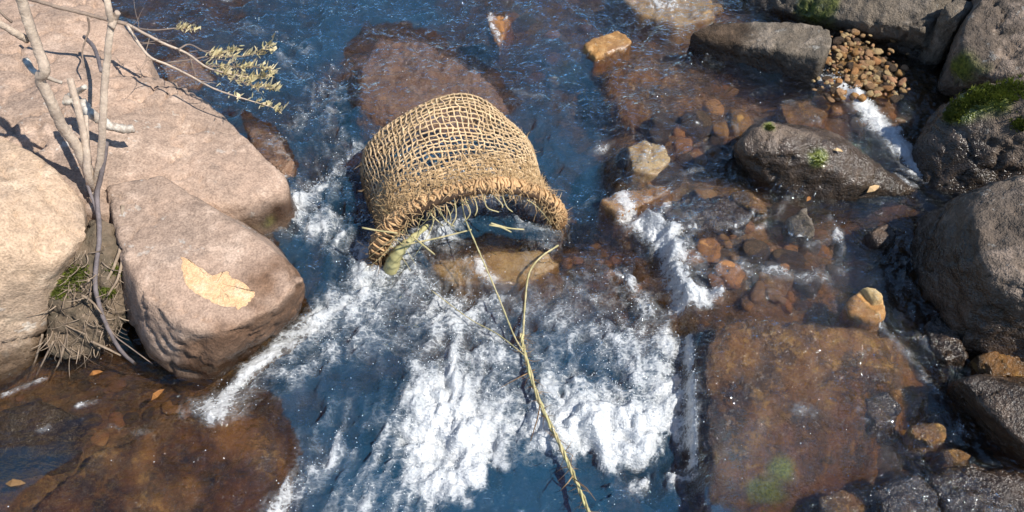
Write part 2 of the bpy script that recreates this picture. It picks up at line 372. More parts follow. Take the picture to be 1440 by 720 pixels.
# right bank
slab_stone = rock('flat_stone', 'long flat grey stone lying above the pebble bank', [(972, 44, .165), (1000, 32, .18), (1061, 28, .20), (1150, 33, .235), (1170, 44, .235), (1170, 62, .225), (1158, 82, .215), (1095, 66, .195), (1035, 56, .175), (990, 56, .155)],
     .03, M['grey'], seed=5, voxel=.009, wet=.055, amp=.006, freq=6, spread=1.03, smooth=4, cat='stone', stain=[(1010, 50, .16, .16)])
topr = rock('boulder', 'large dark round boulder at the top edge behind the pebble bank', [(1060, -60, .24), (1120, -130, .38), (1250, -150, .44), (1335, -60, .40), (1336, 0, .31), (1300, 42, .25), (1230, 34, .22), (1180, 12, .20), (1110, -8, .19)],
     -.02, M['grey'], seed=6, smooth=1, voxel=.0115, wet=.05, amp=.018, freq=3.5, low=[(1050, 10, .10), (1180, 40, .10), (1240, 80, .08), (1300, 106, .06), (1345, 90, .06), (1380, -60, .1), (1250, -140, .1), (1060, -80, .1)], moss=[(1140, 10, .22, .16)])
gapst = rock('stone', 'grey stone wedged in the gap between the two upper right boulders', [(1325, 5, .33), (1350, -5, .34), (1372, 5, .33), (1350, 25, .31), (1332, 26, .3)], .1, M['grey'], seed=7, voxel=.01, amp=.008, wet=.02, cat='stone')
rightB = rock('boulder', 'tall brown boulder in the upper right corner above the mossy rock', [(1378, 2, .38), (1440, -60, .46), (1600, -60, .50), (1640, 60, .44), (1560, 125, .34), (1440, 112, .29), (1380, 104, .27), (1350, 70, .29), (1358, 36, .33)],
     .0, M['brown'], seed=8, smooth=1, voxel=.0115, wet=.05, amp=.018, freq=3.5, low=[(1318, 128, .12), (1330, 90, .12), (1380, 168, .05), (1500, 180, .05), (1650, 130, .1), (1680, -40, .1), (1400, -60, .1)], moss=[(1340, 95, .25, .10)])
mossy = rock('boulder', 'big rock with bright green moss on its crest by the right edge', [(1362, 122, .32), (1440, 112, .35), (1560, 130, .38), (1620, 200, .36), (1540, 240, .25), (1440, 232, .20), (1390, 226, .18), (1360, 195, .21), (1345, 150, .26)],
     -.02, M['brown'], seed=9, smooth=1, voxel=.0115, wet=.2, amp=.022, freq=4, low=[(1320, 150, .16), (1292, 195, .1), (1278, 235, .05), (1290, 266, .03), (1360, 292, .03), (1450, 296, .03), (1600, 300, .03), (1660, 180, .05), (1400, 120, .1)],  # wet band raised: damp foot plus shade painted on the left side
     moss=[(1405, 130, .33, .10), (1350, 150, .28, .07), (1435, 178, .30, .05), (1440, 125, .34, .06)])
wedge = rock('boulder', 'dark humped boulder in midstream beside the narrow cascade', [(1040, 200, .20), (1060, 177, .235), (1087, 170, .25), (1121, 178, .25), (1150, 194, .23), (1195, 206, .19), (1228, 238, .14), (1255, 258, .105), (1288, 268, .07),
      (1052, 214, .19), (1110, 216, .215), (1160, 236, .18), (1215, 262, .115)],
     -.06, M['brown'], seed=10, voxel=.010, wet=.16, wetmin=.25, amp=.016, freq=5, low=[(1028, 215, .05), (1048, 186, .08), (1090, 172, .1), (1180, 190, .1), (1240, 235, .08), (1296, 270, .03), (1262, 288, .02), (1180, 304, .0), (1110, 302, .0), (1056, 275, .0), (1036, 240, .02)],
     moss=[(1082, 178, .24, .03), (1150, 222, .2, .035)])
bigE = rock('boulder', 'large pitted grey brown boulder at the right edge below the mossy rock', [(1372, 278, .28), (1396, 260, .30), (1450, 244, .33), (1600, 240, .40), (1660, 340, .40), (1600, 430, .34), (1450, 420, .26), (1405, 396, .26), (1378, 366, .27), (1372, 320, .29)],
     -.06, M['brown'], seed=11, smooth=1, voxel=.0115, wet=.21, amp=.020, freq=4, low=[(1296, 305, .07), (1280, 345, .06), (1282, 402, .05), (1318, 440, .04), (1352, 492, .03), (1440, 530, .02), (1600, 560, .02), (1720, 400, .02), (1650, 240, .05), (1400, 262, .05)], extra=[(1370, 440, .15), (1440, 480, .12)])  # high wet band also paints in the shade of the left face
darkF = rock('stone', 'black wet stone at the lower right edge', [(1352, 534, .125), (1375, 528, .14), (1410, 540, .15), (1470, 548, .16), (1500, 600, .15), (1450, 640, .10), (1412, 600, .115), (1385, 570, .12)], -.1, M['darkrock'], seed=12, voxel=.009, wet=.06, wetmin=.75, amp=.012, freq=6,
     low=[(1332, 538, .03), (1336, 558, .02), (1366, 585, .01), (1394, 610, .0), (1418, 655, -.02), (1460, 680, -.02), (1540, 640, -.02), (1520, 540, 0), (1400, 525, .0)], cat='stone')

# half-sunk stones
def stone(label, pts, z, base, mat, seed, wet=.03, amp=.008, voxel=.007, freq=9, spread=1.15, group=None, smooth_=4, **k):
    return rock('stone', label, [(a, b, z + dz) for a, b, dz in pts], base, M[mat], voxel=voxel, smooth=smooth_, amp=amp, freq=freq, wet=wet, spread=spread, seed=seed, cat='stone', group=group, **k)
stone('tan and orange angular stone breaking the surface upstream of the basket', [(820, 62, 0), (846, 48, .012), (868, 42, .015), (888, 56, .01), (880, 68, 0), (855, 72, 0), (838, 80, -.01)], .108, .02, 'orange', 20, wet=.01)
stone('round pale yellow stone under clear water right of the basket', [(882, 205, 0), (906, 195, .008), (938, 204, .005), (944, 224, 0), (923, 246, -.01), (890, 238, -.005)], .082, -.02, 'tan', 21, wet=.0)
stone('small reddish stone just under the surface at the upper middle', [(687, 24, 0), (706, 22, .01), (720, 30, 0), (707, 52, 0), (702, 66, -.005), (693, 54, -.005)], .080, .0, 'orange', 22)
stone('orange ledge stone where the side water spills into the main stream', [(845, 282, -.01), (876, 266, .0), (938, 258, .0), (946, 270, .0), (900, 288, -.004), (868, 302, -.015)], .068, -.06, 'orange', 23)
stone('dark low rock with water sliding over it below the yellow stone', [(925, 288, 0), (960, 276, .008), (1036, 276, .01), (1058, 300, .005), (1050, 318, 0), (950, 322, 0)], .077, -.04, 'darkrock', 24, amp=.012)
stone('flat rusty brown stone with a pale edge in front of the humped boulder', [(1022, 270, 0), (1052, 265, .006), (1076, 284, .006), (1080, 296, 0), (1060, 296, -.004), (1032, 281, 0)], .097, .0, 'slabrock', 25)
stone('small grey wedge shaped stone with a pale right edge', [(1106, 306, 0), (1133, 288, .03), (1142, 314, .02), (1148, 323, .005), (1138, 330, -.01), (1114, 327, -.01)], .10, .0, 'grey', 26, wet=.01)
stone('brown wet stone in the dark channel left of the big right boulder', [(1218, 326, 0), (1248, 312, .01), (1262, 320, .01), (1258, 340, 0), (1234, 342, 0)], .085, -.03, 'darkrock', 27)
stone('rounded orange stone above the mossy slab', [(1192, 424, 0), (1214, 402, .012), (1240, 415, .015), (1248, 444, .005), (1229, 455, 0), (1195, 440, 0)], .08, -.03, 'orange', 28, wet=.02)
stone('flat yellow stone lying on top of the rounded orange stone', [(1214, 404, 0), (1232, 402, .01), (1244, 416, .01), (1232, 424, .004)], .10, .07, 'tan', 29, wet=.01)
stone('mottled rust coloured stone half out of the water near the lower right', [(1277, 598, 0), (1292, 590, .01), (1328, 596, .015), (1336, 610, .01), (1312, 624, 0), (1284, 614, 0)], .036, -.06, 'slabrock', 30, wet=.03)
stone('dark wet stone with an orange rim in the bottom right', [(1228, 694, 0), (1252, 678, .012), (1290, 668, .02), (1320, 690, .02), (1330, 740, .02), (1260, 760, 0)], .02, -.1, 'darkrock', 31, wet=.1, amp=.012)
stone('broad glistening rock in the bottom right corner', [(1300, 668, 0), (1366, 648, .02), (1450, 672, .03), (1480, 740, .03), (1400, 780, .01), (1330, 720, .01)], .015, -.12, 'darkrock', 32, wet=.1, amp=.014, voxel=.01)
stone('low black rock at the water line under the large pitted boulder', [(1300, 452, 0), (1322, 440, .012), (1352, 470, .014), (1362, 500, .01), (1330, 506, 0), (1306, 480, -.005)], .055, -.06, 'darkrock', 45, wet=.1, amp=.012, wetmin=.6)
stone('rusty wet rock shelf below the large pitted boulder', [(1368, 498, 0), (1400, 492, .012), (1450, 506, .02), (1460, 530, .01), (1400, 528, 0)], .06, -.06, 'slabrock', 46, wet=.1, amp=.012, wetmin=.6)
stone('dark sunken rock left of the mottled rust coloured stone', [(1215, 560, 0), (1250, 548, .006), (1272, 570, .004), (1262, 600, -.004), (1225, 598, -.006)], .036, -.08, 'darkrock', 47, wet=.1, amp=.012, wetmin=.6)
stone('flat rust streaked stone at the bottom edge right of the wide slab', [(1150, 700, 0), (1190, 682, .006), (1222, 706, .004), (1215, 745, 0), (1160, 750, -.004)], .0, -.1, 'slabrock', 48, wet=.1, amp=.012, wetmin=.6)
stone('small brown stone beside the bottom right corner rock', [(1325, 632, 0), (1352, 628, .008), (1372, 640, .006), (1350, 650, 0), (1330, 645, 0)], .022, -.06, 'slabrock', 33)
stone('wide algae covered slab under a thin sheet of water at the lower right', [(992, 500, -.004), (1000, 470, .002), (1022, 452, .010), (1070, 445, .018), (1110, 450, .022), (1150, 456, .020), (1205, 462, .008), (1246, 486, -.006), (1258, 525, -.016), (1215, 590, -.03), (1150, 640, -.042), (1080, 670, -.05), (1005, 640, -.03), (990, 570, -.012)],
      .054, -.14, 'slabrock', 34, wet=.1, amp=.014, voxel=.010, freq=6, spread=1.12, smooth_=30, wetmin=1.0, extra=[(1090, 500, .050), (1150, 510, .046), (1330, 555, -.12), (1300, 640, -.12), (1240, 730, -.14), (1120, 780, -.14), (975, 760, -.14), (1310, 490, -.11), (966, 560, -.10), (968, 650, -.11)], moss=[(1100, 660, .0, .06), (1080, 690, -.02, .07)], stain=[(1020, 590, .04, .13), (1120, 650, .0, .18), (1225, 570, .02, .11), (1040, 690, .0, .16), (1190, 620, .0, .12)])
stone('mauve slab under the water just behind the basket', [(532, 56, -.02), (587, 56, -.01), (598, 80, 0), (649, 85, .0), (688, 120, -.01), (704, 150, -.03), (600, 190, -.03), (515, 150, -.03), (505, 100, -.03)], .060, -.08, 'mauve', 35, wet=.1, smooth_=14, voxel=.01, amp=.026, freq=7, spread=1.3)
stone('brown ridge of rock under rippled water left of the humped boulder', [(860, 100, -.02), (905, 80, -.01), (950, 90, -.005), (1010, 150, 0), (1050, 190, -.01), (960, 220, -.03), (880, 170, -.03), (850, 130, -.03)], .068, -.08, 'slabrock', 36, wet=.1, smooth_=14, voxel=.01, amp=.026, freq=7, spread=1.3)
stone('orange and green bed rock at the top edge left of the long flat stone', [(860, -20, 0), (930, -25, .0), (1000, 0, .0), (1005, 25, .0), (950, 36, -.01), (900, 20, -.01)], .10, -.02, 'tan', 37, wet=.1, voxel=.01)
stone('flat grey brown slab under shallow water at the lower left', [(40, 706, .004), (120, 652, .006), (170, 620, .004), (220, 598, .0), (300, 572, -.010), (350, 590, -.04), (370, 640, -.05), (360, 720, -.07), (280, 770, -.03), (60, 770, .0)], -.048, -.2, 'slabrock', 38, stain=[(90, 720, -.04, .18), (260, 640, -.05, .10), (330, 700, -.06, .14), (180, 625, -.04, .05)], wet=.1, voxel=.011, amp=.022, freq=7, smooth_=14, extra=[(420, 590, -.14), (440, 680, -.16), (420, 780, -.16)])
stone('tan brown rock under dark still water at the left edge', [(-60, 590, 0), (60, 560, 0), (110, 590, -.01), (90, 640, -.02), (-40, 650, -.02)], -.07, -.2, 'darkrock', 39, wet=.1, voxel=.01)
stone('sandy yellow stone under the basket mouth', [(600, 372, -.01), (690, 352, 0), (760, 350, 0), (790, 372, -.005), (740, 402, -.015), (640, 402, -.02)], -.008, -.2, 'tan', 40, wet=.1, voxel=.01)
stone('orange shelf below the pebble bank where the cascade starts', [(1095, 148, 0), (1140, 140, .0), (1165, 160, .005), (1150, 180, 0), (1110, 176, -.005)], .094, .0, 'slabrock', 41, wet=.1)
stone('dark stone at the foot of the long flat stone', [(1000, 62, 0), (1030, 66, .0), (1060, 80, 0), (1030, 84, -.01), (990, 74, -.01)], .118, .0, 'darkrock', 42)
stone('dim reddish rock under the water near the upper left shore', [(225, 90, 0), (270, 75, .0), (300, 110, .0), (280, 130, -.01), (240, 120, -.01)], .06, -.06, 'mauve', 43)
stone('brownish rock under the water by the tip of the broad slab', [(345, 175, 0), (385, 185, .0), (415, 225, .0), (400, 245, -.01), (360, 215, -.01)], .035, -.06, 'mauve', 44)

# bare broken patch on the block
def bvh_of(o):
    me = o.data; return BVHTree.FromPolygons([tuple(v.co + o.location) for v in me.vertices], [tuple(p.vertices) for p in me.polygons])
def cam_hit(bv, px, py):
    a = P(px, py, 0); o0 = Vector((0, 0, CAM_H)); h = bv.ray_cast(o0, (a - o0).normalized()); return h[0], h[1]
bblk = bvh_of(block)
outl = [(249, 358), (262, 360), (270, 372), (285, 377), (298, 388), (312, 381), (318, 380), (330, 390), (345, 397), (362, 410), (366, 418), (356, 428), (338, 438), (318, 436), (296, 427), (276, 416), (258, 402), (252, 382)]
def refine(poly, n):
    out = []
    for i, p in enumerate(poly):
        q = poly[(i + 1) % len(poly)]
        for k in range(n): t = k / n; out.append((p[0] + (q[0] - p[0]) * t + random.uniform(-2.2, 2.2), p[1] + (q[1] - p[1]) * t + random.uniform(-1.6, 1.6)))
    return out
ring = refine(outl, 4); cx = sum(p[0] for p in ring) / len(ring); cy = sum(p[1] for p in ring) / len(ring)
mb = MB(); K = 7; N = len(ring)
for i in range(K):
    f = 1 - i / K
    for p in ring:
        h, nrm = cam_hit(bblk, cx + (p[0] - cx) * f, cy + (p[1] - cy) * f)
        lift = -.003 if i == 0 else .0012 + .0008 * math.sin((cx + (p[0] - cx) * f) * .16) * math.sin((cy + (p[1] - cy) * f) * .23)
        mb.v.append(h + nrm * lift)
h, nrm = cam_hit(bblk, cx, cy); mb.v.append(h + nrm * .003)
for i in range(K - 1):
    for j in range(N): mb.f.append((i * N + j, (i + 1) * N + j, (i + 1) * N + (j + 1) % N, i * N + (j + 1) % N))
for j in range(N): mb.f.append(((K - 1) * N + j, K * N, (K - 1) * N + (j + 1) % N))
mb.v = [p - block.location for p in mb.v]
pt = mb.build('broken_patch', M['scar'], block); pt['label'] = 'bright yellow freshly broken patch'

# shared small stones
def pebble_mesh(name, seed, sub=3, amp=.22):
    bm = bmesh.new(); bmesh.ops.create_icosphere(bm, subdivisions=sub, radius=1)
    rnd = random.Random(seed); pl = [(Vector((rnd.gauss(0, 1), rnd.gauss(0, 1), rnd.gauss(0, 1))).normalized(), rnd.uniform(.62, .95)) for _ in range(9)]
    for v in bm.verts:
        d = v.co.normalized(); r = 1.0
        for n, q in pl:
            dn = d.dot(n)
            if dn > .1: r = min(r, q / dn)
        v.co = d * (r * .85 + .15) 
    for _ in range(2): bmesh.ops.smooth_vert(bm, verts=bm.verts[:], factor=.4, use_axis_x=True, use_axis_y=True, use_axis_z=True)
    co = np.array([v.co for v in bm.verts]); d = amp * .8 * fbm(co[:, 0] * 1.6 + seed, co[:, 1] * 1.6, co[:, 2] * 1.6, 3)
    for v, k in zip(bm.verts, d): v.co *= 1 + k
    me = bpy.data.meshes.new(name); bm.to_mesh(me); bm.free(); me.polygons.foreach_set('use_smooth', np.ones(len(me.polygons), bool)); return me
PEB = [pebble_mesh('pebble', s) for s in range(7)]
PEBo = []
for m0 in PEB:
    for key in ('pebble', 'orange', 'darkrock', 'tan'):
        m = m0.copy(); m.materials.append(M[key]); PEBo.append((key, m))
def put_pebble(name, key, x, y, z, s, label, group, cat, wetness=0.0, flat=.6):
    m = random.choice([q for kk, q in PEBo if kk == key])
    o = bpy.data.objects.new(name, m); C.objects.link(o); o.location = (x, y, z); a = random.uniform(.8, 1.35)
    o.scale = (s * a, s / a, s * flat * random.uniform(.8, 1.3)); o.rotation_euler = (random.uniform(-.3, .3), random.uniform(-.3, .3), random.uniform(0, 6.28))
    return tag(o, label, cat, group)
def inpoly(p, poly):
    r = False; j = len(poly) - 1
    for i in range(len(poly)):
        if (poly[i][1] > p[1]) != (poly[j][1] > p[1]) and p[0] < (poly[j][0] - poly[i][0]) * (p[1] - poly[i][1]) / (poly[j][1] - poly[i][1]) + poly[i][0]: r = not r
        j = i
    return r
# pebble bank: a small mound plus single pebbles
rock('gravel_mound', 'small mound of coarse sand under the pebbles beside the long flat stone', [(1168, 102, .122), (1182, 52, .158), (1210, 55, .158), (1244, 84, .142), (1268, 110, .130), (1205, 122, .13)], .03, M['bed'], voxel=.006, amp=.008, freq=30, wet=.02, spread=1.15, seed=50, cat='gravel')
gp = [(1152, 112), (1172, 60), (1180, 44), (1207, 44), (1246, 80), (1275, 112), (1262, 136), (1200, 140), (1155, 125)]
cnt = 0
while cnt < 292:
    q = (random.uniform(1150, 1276), random.uniform(44, 140))
    q = (q[0] + random.gauss(0, 7), q[1] + random.gauss(0, 5))
    if not inpoly(q, gp) and random.random() < .75: continue
    p = P(q[0], q[1], .14); hz = .132 + .038 * max(0, min(1, (112 - q[1]) / 60)); p = P(q[0], q[1], hz); cnt += 1
    s = random.choice([.005, .006, .007, .008, .009, .011, .014, .018])
    put_pebble('pebble', random.choice(['pebble', 'pebble', 'orange', 'tan', 'darkrock']), p.x, p.y, p.z + s * .2, s, 'small tan, orange or brown pebble in the heap between long flat stone and dark boulder', 'pebbles in the bank', 'pebble')
# stones lying on the bed in shallow water
zones = [([(1150, 130), (1260, 110), (1290, 170), (1200, 180), (1140, 160)], 34, ('orange', 'pebble', 'orange'), (.012, .032), 'orange brown stone on the shallow bed below the pebble heap', 'stones below the pebble heap'),
         ([(870, 0), (1010, 0), (1020, 30), (960, 40), (880, 30)], 20, ('orange', 'orange', 'tan'), (.015, .04), 'orange stone on the bed left of the long flat stone', 'stones left of the long flat stone'),
         ([(850, 180), (1030, 130), (1050, 180), (1030, 260), (900, 265)], 26, ('orange', 'orange', 'darkrock'), (.015, .045), 'rusty stone on the bed around the pale yellow stone', 'stones around the pale yellow stone'),
         ([(960, 320), (1180, 320), (1240, 400), (1180, 440), (980, 430)], 40, ('orange', 'darkrock', 'pebble', 'orange'), (.01, .03), 'orange or brown stone under the fast shallow water above the wide slab', 'stones above the wide slab'),
         ([(760, 370), (880, 330), (900, 420), (800, 430)], 16, ('orange', 'orange', 'darkrock'), (.012, .028), 'reddish stone under the water right of the basket mouth', 'stones right of the basket mouth'),
         ([(1230, 480), (1330, 500), (1320, 580), (1260, 590)], 12, ('darkrock', 'orange'), (.012, .03), 'small stone in the channel left of the black wet stone', 'stones in the right channel'),
         ([(0, 560), (180, 530), (320, 545), (240, 590), (60, 640)], 22, ('darkrock', 'orange', 'slab'), (.012, .03), 'brown stone on the bed of the still pool at the left', 'stones in the still pool'),
         ([(720, 30), (830, 20), (840, 120), (760, 140), (720, 90)], 14, ('orange', 'darkrock'), (.02, .045), 'reddish stone deep under the blue water at the upper middle', 'stones under the blue water'),
         ([(1190, 640), (1330, 640), (1430, 720), (1230, 720)], 22, ('orange', 'tan', 'darkrock'), (.01, .024), 'small orange stone scattered over the bottom right corner', 'stones in the bottom right corner')]
zones += [([(870, 130), (1040, 110), (1060, 170), (1030, 260), (940, 280), (860, 260)], 16, ('orange', 'darkrock', 'darkrock'), (.035, .065), 'larger rust brown stone in the shallows around the pale yellow stone', 'larger stones in the right shallows'),
          ([(940, 270), (1120, 290), (1270, 320), (1270, 400), (1180, 440), (980, 420)], 30, ('darkrock', 'darkrock', 'darkrock', 'orange'), (.025, .05), 'fist sized wet stone in the riffle between humped boulder and wide slab', 'stones in the riffle'),
          ([(1290, 420), (1350, 480), (1340, 540), (1290, 560), (1280, 480)], 8, ('darkrock', 'darkrock', 'orange'), (.03, .05), 'dark wet stone at the foot of the large pitted boulder', 'stones at the pitted boulder foot'),
          ([(1240, 620), (1340, 610), (1440, 680), (1440, 720), (1230, 720)], 16, ('darkrock', 'orange', 'darkrock'), (.03, .055), 'wet brown cobble between the bottom right rocks', 'cobbles between the bottom right rocks'),
          ([(1140, 140), (1260, 120), (1300, 190), (1270, 220), (1200, 180)], 14, ('orange', 'pebble', 'darkrock'), (.03, .06), 'orange cobble in the shallow run beside the narrow cascade', 'cobbles beside the cascade'),
          ([(1010, 690), (1200, 660), (1220, 720), (1020, 720)], 8, ('orange', 'darkrock'), (.025, .05), 'brown cobble under water below the wide slab', 'cobbles below the wide slab')]
for poly, n, keys, (s0, s1), lab, grp in zones:
    xs = [a for a, b in poly]; ys = [b for a, b in poly]; k = 0
    while k < n:
        q = (random.uniform(min(xs), max(xs)), random.uniform(min(ys), max(ys)))
        if not inpoly(q, poly): continue
        k += 1; p = P(q[0], q[1], .02); z = float(bed_z(p.x, p.y)); p = P(q[0], q[1], z); z = float(bed_z(p.x, p.y)); s = random.uniform(s0, s1)
        key = random.choice(keys); key = 'darkrock' if key == 'slab' else key
        put_pebble('bed_stone', key, p.x, p.y, z + s * .25, s, lab, grp, 'stone')

# ------------------------------------------------------------------ water
fine = .005
xs = axis(-1.75, 1.95, fine, 110); ys = axis(.55, 3.25, fine, 110)
X, Y = np.meshgrid(xs, ys); L = level(X, Y)
allv = []; allp = []; off = 0
for v, p in ROCKS:
    allv.append(v); allp += [tuple(i + off for i in q) for q in p]; off += len(v)
bv = BVHTree.FromPolygons(np.concatenate(allv).tolist(), allp)
top = bed_z(X, Y)
down = Vector((0, 0, -1))
lo = np.array([[v[:, 0].min(), v[:, 0].max(), v[:, 1].min(), v[:, 1].max()] for v, p in ROCKS])
mask = np.zeros(X.shape, bool)
for a, b, c, d in lo: mask |= (X > a) & (X < b) & (Y > c) & (Y < d)
jj, ii = np.nonzero(mask)
hh = np.full(len(jj), -9.0)
Xf, Yf = X[jj, ii].tolist(), Y[jj, ii].tolist()
rc = bv.ray_cast
for n in range(len(jj)):
    h = rc(Vector((Xf[n], Yf[n], 2.0)), down)[0]
    if h is not None: hh[n] = h.z
rocktop = np.full(X.shape, -9.0); rocktop[jj, ii] = hh
solid_top = np.maximum(top, rocktop)

# flow field and streaks carried along it
flow = [(300, 20, 0, 1), (500, 20, 0, 1), (700, 20, 0, 1), (900, 30, .2, 1), (400, 120, .3, 1), (470, 200, -.1, 1), (420, 300, -.3, 1), (480, 350, -.3, 1), (600, 100, 0, 1), (800, 150, .1, 1), (830, 260, .2, 1),
        (1000, 120, .7, .8), (1130, 120, 1, .6), (1200, 180, .8, .9), (1270, 250, .8, .9), (900, 300, -.3, 1), (950, 370, .1, 1), (1000, 330, -.7, .5), (1100, 350, .1, 1), (1080, 410, .2, 1), (1230, 340, .1, 1), (1280, 470, .5, 1),
        (640, 380, -.1, 1), (560, 420, -.6, 1), (480, 440, -.8, .8), (380, 510, -.8, .8), (430, 620, -.4, 1), (560, 620, -.4, 1), (680, 560, -.05, 1), (820, 480, .25, 1), (850, 600, .3, 1), (900, 680, .3, 1), (700, 700, .3, .8), (250, 640, .3, .7), (100, 600, .8, .2),
        (1000, 500, -.5, .8), (1000, 600, -.4, 1), (1120, 560, .1, 1), (1200, 620, .3, 1), (1300, 600, .5, 1), (1380, 700, .4, 1)]
fu = []; fv = []
for a, b, dx, dy in flow:
    d = P(a + dx * 10, b + dy * 10, 0) - P(a, b, 0); d.normalize(); fu.append((a, b, d.x)); fv.append((a, b, d.y))
U, V = rbf(fu, .12)(X, Y), rbf(fv, .12)(X, Y); mag = np.sqrt(U * U + V * V) + 1e-6; U /= mag; V /= mag
ixs, iys = np.arange(len(xs)), np.arange(len(ys))
def bil(G, x, y):
    i = np.clip(np.interp(x, xs, ixs), 0, len(xs) - 1.001); j = np.clip(np.interp(y, ys, iys), 0, len(ys) - 1.001)
    i0 = i.astype(int); j0 = j.astype(int); a = i - i0; b = j - j0
    return (G[j0, i0] * (1 - a) + G[j0, i0 + 1] * a) * (1 - b) + (G[j0 + 1, i0] * (1 - a) + G[j0 + 1, i0 + 1] * a) * b
def advect(G, step, n):
    s = G.copy(); 
    for sg in (1, -1):
        x, y = X.copy(), Y.copy()
        for k in range(n):
            x += sg * step * bil(U, x, y); y += sg * step * bil(V, x, y); s += bil(G, x, y)
    return s / (2 * n + 1)
n_a = perlin(X * 95, Y * 95, .3) + .8 * perlin(X * 45, Y * 45, 3.1); streak = advect(n_a, .005, 2); streak /= streak.std()
n_b = perlin(X * 32, Y * 32, 8.3) + .7 * perlin(X * 15, Y * 15, 5.5); streakL = advect(n_a + n_b, .011, 8); streakL /= streakL.std(); streak2 = advect(n_b, .012, 3); streak2 /= streak2.std()
wx = .06 * fbm(X * 4, Y * 4, 1.7, 3) + .02 * fbm(X * 15, Y * 15, 3.3, 2); wy = .06 * fbm(X * 4, Y * 4, 9.2, 3) + .02 * fbm(X * 15, Y * 15, 6.6, 2)
rough_n = fbm((X + wx) * 9, (Y + wy) * 9, .6, 5)
ridge = 1 - np.abs(fbm((X + wx) * 7.5, (Y + wy) * 11, 4.6, 4)) * 2
turb = fbm((X + wx) * 22, (Y + wy) * 22, 2.9, 4, gain=.6)
billow = np.abs(perlin((X + wx) * 26, (Y + wy) * 26, 6.1)) + .6 * np.abs(perlin((X - wy) * 58, (Y + wx) * 58, 1.1)) + .35 * np.abs(perlin(X * 105, Y * 105, 2.2))
billow = (billow - billow.mean()) / billow.std()

